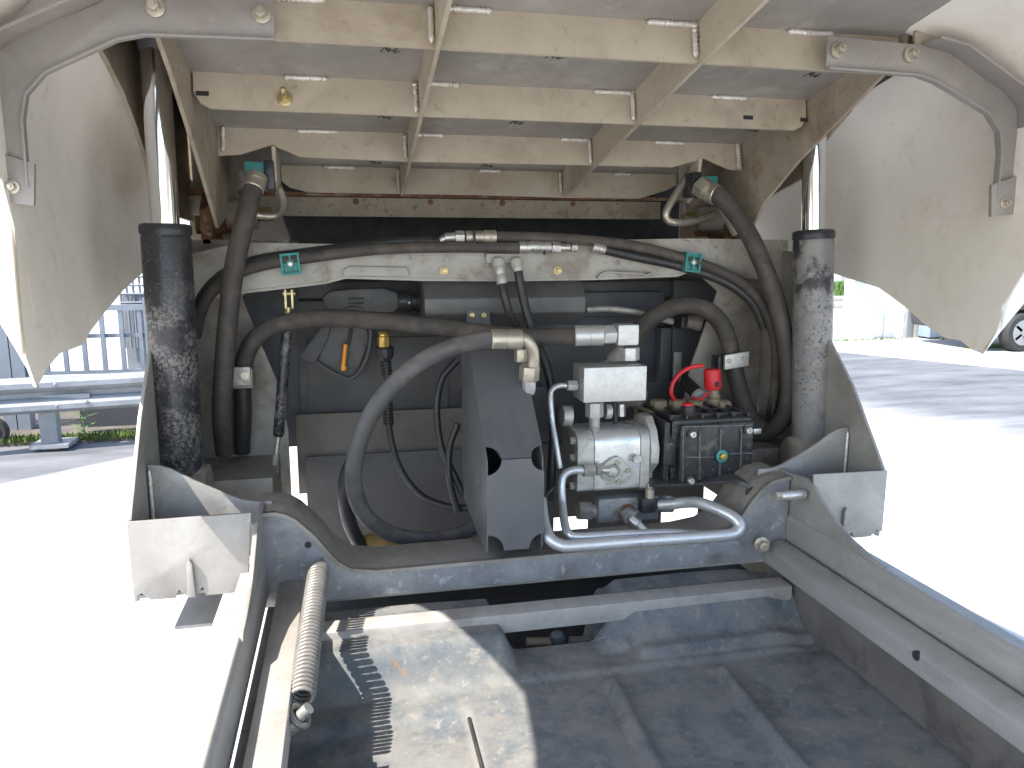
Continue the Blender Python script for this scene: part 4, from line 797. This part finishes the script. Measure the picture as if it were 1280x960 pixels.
# ================================================================== VALVE BLOCK, GEAR PUMP, WATER PUMP
vy = 1.56
t = thing('valve_block', P(765, 502, vy), 'square cornered silver aluminium valve block above the gear pump', 'valve')
fb(730, 459, 808, 502, vy, .085).build('block', 'alu_block', t, bevel=.0012)
e_ = vy+.045
MB().lathe(P(787, 463, e_), P(787, 440, e_)-P(787, 463, e_), [(0, .016), (.010, .016), (.011, .019), (.016, .019)], 20).build('port_ring', 'alu_block', t)
MB().hexa(P(787, 450, e_), P(787, 434, e_), .0225).build('nut', 'alu_block', t, bevel=.002)
fb(773, 406, 799, 432, e_-.02, .04).build('elbow_body', 'alu_block', t, bevel=.004)
MB().lathe(P(775, 418, e_), (-1, 0, 0), [(0, .014), (.012, .016), (.014, .013), (.02, .013)], 18).build('elbow_neck', 'alu_block', t)
MB().hexa(P(752, 419, 1.60), P(767, 418, 1.602), .0225).build('hose_nut', 'alu_block', t, bevel=.002)
MB().lathe(P(733, 482, vy+.04), (-1, 0, 0), [(-.005, .0175), (.006, .0175), (.007, .014), (.012, .014)], 18).build('side_port', 'alu_block', t)
MB().hexa(P(722, 482, vy+.04)-V((.001, 0, 0)), P(709, 482, vy+.04), .0125).build('side_nut', 'alu_block', t, bevel=.001)
MB().tube(T([(708, 482, vy+.04), (700, 482, vy+.04), (691, 486, vy+.035), (688, 496, vy+.03), (690, 525, vy+.02), (695, 555, vy), (700, 585, vy-.01)]), .0062, n=12).build('pilot_pipe', 'pipe_silver', t)
MB().hexa(P(743, 502.5, vy+.04), P(743, 521, vy+.04), .021).build('lower_nut', 'alu_cast', t, bevel=.002); MB().cyl(P(743, 520, vy+.04), P(743, 548, vy+.05), .0125).build('lower_pipe', 'alu_cast', t)
MB().cyl(P(756, 514, vy+.06), P(763, 514, vy+.06), .018).build('collar', 'alu_cast', t); MB().hexa(P(777, 505, vy+.06), P(777, 520, vy+.06), .009).build('test_port', 'zinc', t); MB().cyl(P(768, 503, vy+.07), P(771, 545, vy+.07), .007, n=10).build('drain_pipe', 'rubber_clean', t)

gp = thing('gear_pump', P(770, 615, 1.6), 'silver aluminium gear pump with diamond flange in front of the black pump', 'pump')
gf = 1.55
xs = lambda x: P(x, 575, gf).x
z0, z1 = P(765, 613, gf).z, P(765, 540, gf).z; zc = (z0+z1)/2; hz = (z1-z0)/2; dy = .062
def rsec(k, yoff=0, rnd=.030):
    hy, hh = dy*k, hz*k; cy = gf+dy+yoff; r_ = rnd*k; o = []
    for cx, cz, a0 in ((-1, 1, 180), (1, 1, 90), (1, -1, 0), (-1, -1, -90)):
        rr = r_ if cz > 0 else r_*.3
        for j in range(7):
            a = R(a0-90*j/6); o.append((cy+cx*(hy-rr)+rr*math.cos(a), zc+cz*(hh-rr)+rr*math.sin(a)))
    return o
def seg(x0, x1, k, nm, mt, bev=.0015):
    return MB().prism([V((xs(x0), a, b)) for a, b in rsec(k)], (xs(x1)-xs(x0), 0, 0)).build(nm, mt, gp, bevel=bev)
seg(722, 743, 1.0, 'end_cover', 'alu_cast', .003); seg(743.4, 800, 1.005, 'body', 'alu_pump'); seg(800.4, 812, 1.03, 'front_cover', 'alu_cast', .003)
fl = [(.50, -1.03), (.55, -.6), (1.08, -.15), (1.12, .35), (.85, .95), (.35, 1.35), (-.2, 1.36), (-.7, 1.2), (-1.02, .6), (-1.02, -.4), (-.6, -1.0)]
MB().prism([V((xs(812.5), gf+dy-a*dy*1.0, zc+b*hz)) for a, b in fl], (.020, 0, 0)).build('mounting_flange', 'alu_cast', gp, bevel=.004)
for x, y in ((716, 551), (719, 572), (719, 607)):
    c = P(x, y, gf+.02); MB().hexa(V((xs(721.8), c.y, c.z)), V((xs(721.8)-.012, c.y, c.z)), .0095).build('bolt', 'zinc', gp, bevel=.001)
MB().hexa(P(797, 574, gf-.004), P(797, 574, gf-.016), .0105).build('flange_bolt', 'alu_cast', gp, bevel=.001)
pf = [(747, 588), (752, 580), (764, 571), (771, 569), (777, 573), (788, 586), (788, 592), (780, 603), (774, 605), (764, 600), (752, 598)]
MB().prism([P(x, y, gf-.001) for x, y in pf], (0, -.010, 0)).build('port_flange', 'alu_cast', gp, bevel=.003)
MB().lathe(P(766, 588, gf-.010), (-.35, -1, 0), [(0, .016), (.010, .014), (.016, .011), (.018, .004)], 18).build('port_boss', 'alu_cast', gp)
for x, y in ((772, 578), (785, 588), (773, 602)): MB().lathe(P(x, y, gf-.011), (0, -1, 0), [(0, .0055), (.006, .0055), (.006, .003), (.002, .003)], 14).build('socket_screw', 'zinc_warm', gp)
MB().hexa(P(745, 588, gf-.022), P(752, 588, gf-.022), .0125).build('port_nut', 'zinc', gp, bevel=.001); MB().hexa(P(729, 588, gf-.022), P(743, 588, gf-.022), .0145).build('pipe_nut', 'zinc', gp, bevel=.0015); MB().cyl(P(750, 588, gf-.022), P(760, 588, gf-.016), .0085).build('neck', 'zinc', gp)
MB().tube(T([(728, 588, gf-.022), (716, 588, gf-.025), (706, 593, gf-.03), (702, 604, gf-.035), (703, 630, gf-.05), (706, 655, 1.45), (711, 667, 1.42), (725, 671, 1.412), (780, 668, 1.412), (840, 666, 1.412), (880, 669, 1.40), (905, 672, 1.393)]), .0088, n=14).build('thin_pressure_pipe', 'pipe_silver', label='slim silver pipe bending down from the gear pump port', cat='pipe')
MB().tube(T([(824, 631, 1.545), (840, 630, 1.525), (858, 628, 1.50), (876, 629, 1.465), (905, 640, 1.415), (921, 650, 1.39), (925, 659, 1.38), (917, 667, 1.378), (895, 670, 1.378), (800, 676, 1.385), (720, 682, 1.39), (700, 681, 1.395), (686, 671, 1.41), (679, 650, 1.45), (676, 625, 1.50)]), .0125, n=16, sub=10).build('thick_suction_pipe', 'pipe_silver', label='thick silver pipe curving along the front below both pumps', cat='pipe')

t = thing('relief_valve', P(780, 650, gf), 'dark lower valve body with hexagon ends beneath the gear pump', 'valve')
ly = gf+.01
fb(748, 622, 824, 652, ly, .05).build('body', 'galv_beam', t, bevel=.006)
MB().hexa(P(722, 638, ly+.025), P(738, 638, ly+.025), .023).build('end_nut', 'galv_dirty', t, bevel=.002); MB().cyl(P(737, 638, ly+.025), P(750, 638, ly+.025), .019).build('end_collar', 'galv_dirty', t)
MB().lathe(P(783, 640, ly+.004), (.15, -1, -.25), [(0, .021), (.008, .021), (.009, .018), (.012, .018)], 20).build('port_ring', 'rust', t)
a = P(784, 642, ly-.008); MB().hexa(a, a+V((.15, -1, -.25)).normalized()*.018, .019).build('port_nut', 'zinc', t, bevel=.002)
a2 = a+V((.15, -1, -.25)).normalized()*.018; MB().hexa(a2, a2+V((.5, -.6, -.45)).normalized()*.022, .013).build('elbow_nut', 'zinc', t, bevel=.002); MB().tube([a2+V((.5, -.6, -.45)).normalized()*.02, a2+V((.028, -.026, -.03)), a2+V((.032, -.03, -.055))], .009, n=12).build('elbow_pipe', 'pipe_silver', t)
MB().hexa(P(822, 630, ly+.02), P(838, 630, ly-.02), .0205).build('pipe_nut', 'galv_beam', t, bevel=.002)
MB().cyl(P(812, 625, ly-.012), P(812, 611, ly-.012), .0105).build('spacer', 'zinc_warm', t); MB().hexa(P(812, 611, ly-.012), P(812, 604, ly-.012), .009).build('bolt', 'zinc_warm', t, bevel=.001); fb(803, 625, 820, 642, ly-.03, .03).build('lug', 'black_cast', t, bevel=.003)

wpm = thing('water_pump', P(895, 605, 1.6), 'black ribbed water pump with corner bolts and brass sight plug', 'pump')
wy = 1.54
fx0, fx1 = P(850, 565, wy).x, P(941, 565, wy).x; fz0, fz1 = P(895, 603, wy).z, P(895, 531, wy).z
cw_, ch_ = .014, .016
cov = [(fx0, fz0), (fx1, fz0+.004), (fx1, fz1+.002), (fx0, fz1)]
MB().prism([V((a, wy, b)) for a, b in cov], (0, .022, 0)).build('front_cover', 'black_cast', wpm, bevel=.005)
MB().box(fx0-.012, fx1+.008, wy+.0225, wy+.20, fz0+.004, fz1+.008).build('crankcase', 'black_cast', wpm, bevel=.008)
def frib(x0, y0, x1, y1, wd=.0025):
    a, b = P(x0, y0, wy-.002), P(x1, y1, wy-.002); d = (b-a); n_ = V((-d.z, 0, d.x)).normalized()
    MB().obox((a+b)/2, d/2, n_*wd/2, V((0, .004, 0))).build('cover_rib', 'worn_edge', wpm, bevel=.0006)
for x0, y0, x1, y1 in ((874, 538, 874, 599), (900, 536, 899, 597), (926, 535, 925, 595), (854, 571, 892, 571), (912, 567, 940, 566), (853, 533, 940, 531), (853.5, 533, 852.5, 601)): frib(x0, y0, x1, y1)
for x, y in ((864, 542), (934, 537), (862, 600), (931, 594)):
    c = P(x, y, wy-.001); MB().lathe(c, (0, -1, 0), [(0, .011), (.004, .011), (.004, .009)], 18).build('bolt_boss', 'black_cast', wpm); b_ = MB().lathe(c-V((0, .004, 0)), (0, -1, 0), [(0, .0075), (.008, .0075), (.009, .0065), (.009, .004), (.005, .0038)], 18).build('cap_screw', 'zinc', wpm)
c = P(902, 570, wy-.003); MB().lathe(c, (0, -1, 0), [(0, .0145), (.003, .0145), (.004, .012)], 22).build('sight_ring', 'teal', wpm); MB().hexa(c-V((0, .004, 0)), c-V((0, .011, 0)), .0085).build('sight_plug', 'brass', wpm, bevel=.001)
for k in range(6):                                                  # ribs across the top
    x = fx0-.01+k*(fx1-fx0+.012)/5; MB().box(x-.003, x+.003, wy+.03, wy+.19, fz1+.0085, fz1+.016).build('top_rib', 'black_cast', wpm, bevel=.001)
for k in range(3): MB().box(fx0-.005, fx1, wy+.05+k*.05, wy+.055+k*.05, fz1+.0085, fz1+.0155).build('top_rib', 'black_cast', wpm)
adx0, adx1 = xs(826)+.008, fx0-.012; cz = (fz0+fz1)/2
MB().prism([V((adx0, gf+.065+.066*math.cos(R(a)), cz+.066*math.sin(R(a)))) for a in range(22, 382, 45)], (adx1-adx0+.01, 0, 0)).build('adapter_housing', 'black_cast', wpm, bevel=.004)
MB().box(adx1-.02, adx1-.006, wy+.015, wy+.18, cz-.07, cz+.075).build('adapter_flange', 'black_cast', wpm, bevel=.004)
c = P(861, 520, wy+.05); cap = MB().lathe(c, P(860, 503, wy+.05)-c, [(0, .014), (.004, .0155), (.024, .0155), (.026, .013)], 8).build('filler_cap', 'rubber_clean', wpm, bevel=.001); MB().lathe(P(860, 506.5, wy+.05), (0, 0, 1), [(0, .0128), (.004, .0128), (.006, .008)], 16).build('cap_disc', 'red', cap)
fb(942, 536, 952, 543, wy+.04, .012).build('side_plug', 'zinc', wpm, bevel=.002)
# brass head of the water pump
bh = MB(); a, b = P(806, 515, 1.68), P(905, 512, 1.68)
bh.box(a.x, b.x, 1.67, 1.76, a.z-.03, P(855, 511, 1.68).z); bh.build('brass_head', 'brass_dusty', wpm, bevel=.006)
for x in (823, 846, 868):
    c = P(x, 507, 1.705); pl = MB().lathe(c-V((0, 0, .006)), (0, 0, 1), [(0, .0225), (.008, .0225), (.009, .021), (.018, .021), (.021, .017)], 8).build('head_plug', 'brass_dusty', wpm); MB().lathe(c-V((0, 0, .009)), (0, 0, 1), [(0, .0245), (.004, .0245)], 20).build('plug_seat', 'brass', pl)
MB().tube(T([(806, 500, 1.74), (790, 497, 1.76), (765, 503, 1.78)]), .024, n=14).build('inlet_elbow', 'galv_dirty', wpm)
MB().cyl(P(858, 478, 1.80), P(874, 495, 1.72), .017).build('outlet_stub', 'rubber_clean', wpm, bevel=.002); MB().lathe(P(872, 493, 1.725), P(880, 502, 1.70)-P(872, 493, 1.725), [(0, .019), (.01, .019), (.012, .014)], 16).build('outlet_ring', 'pipe_silver', wpm)
MB().lathe(P(892, 507, 1.70), P(892, 484, 1.70)-P(892, 507, 1.70), [(0, .014), (.012, .018), (.018, .014), (.024, .017), (.03, .013), (.04, .013)], 16).build('outlet_tee', 'brass_dusty', wpm); MB().lathe(P(897, 509, 1.69), (1, 0, 0), [(0, .016), (.012, .019), (.016, .015), (.022, .019), (.03, .016)], 14).build('tee_nut', 'brass_dusty', wpm)
rc = thing('red_cap', P(890, 486, 1.70), 'bright red plastic dust cap with red cord on the water pump outlet', 'cap')
c = P(891, 486, 1.70); MB().lathe(c, P(890, 456, 1.70)-c, [(0, .0195), (.003, .0212), (.046, .0205), (.050, .018)], 24).build('cap', 'red', rc)
fb(894, 477, 899, 484, 1.678, .002).build('lettering_recess', 'dark_pit', rc, bevel=0)
MB().tube(T([(878, 457, 1.69), (864, 459, 1.69), (850, 467, 1.69), (841, 479, 1.69), (839, 492, 1.69), (843, 500, 1.70)]), .0052, n=10).build('cord', 'red', rc)
MB().tube(T([(886, 490, 1.68), (880, 496, 1.68), (876, 499, 1.68), (866, 497, 1.70)]), .0028, n=6).build('cord_end', 'red', rc)
# black mounting bracket under the pumps
pb = thing('pump_bracket', P(940, 640, 1.45), 'black bent flat steel bracket carrying the water pump', 'bracket')
MB().ribbon(T([(812, 609, 1.53), (870, 607, 1.53), (905, 604, 1.50), (920, 603, 1.48), (932, 607, 1.465), (938, 618, 1.455), (940, 650, 1.45)]), (.012, .05, .0), .006).build('strap', 'black_paint', pb, smooth=60)
MB().prism([P(x, y, 1.446) for x, y in ((933, 612), (951, 606), (952, 644), (946, 651), (938, 651), (933, 646))], (0, .006, 0)).build('tab', 'black_paint', pb, bevel=.002)
MB().lathe(P(942, 641, 1.446), (0, -1, 0), [(0, .0095), (.008, .0085), (.011, .004)], 16).build('bolt', 'galv_dirty', pb)
MB().cyl(P(702, 520, 1.63), P(714, 520, 1.63), .024).build('pulley_collar', 'alu_cast', label='dull round collar half hidden left of the gear pump', cat='collar', bevel=.003)
MB().tube(T([(668, 640, 1.56), (692, 610, 1.58), (712, 608, 1.60)]), .004, n=8).build('bracket_rod', 'black_paint', label='thin black rod between guard housing and pumps', cat='rod')
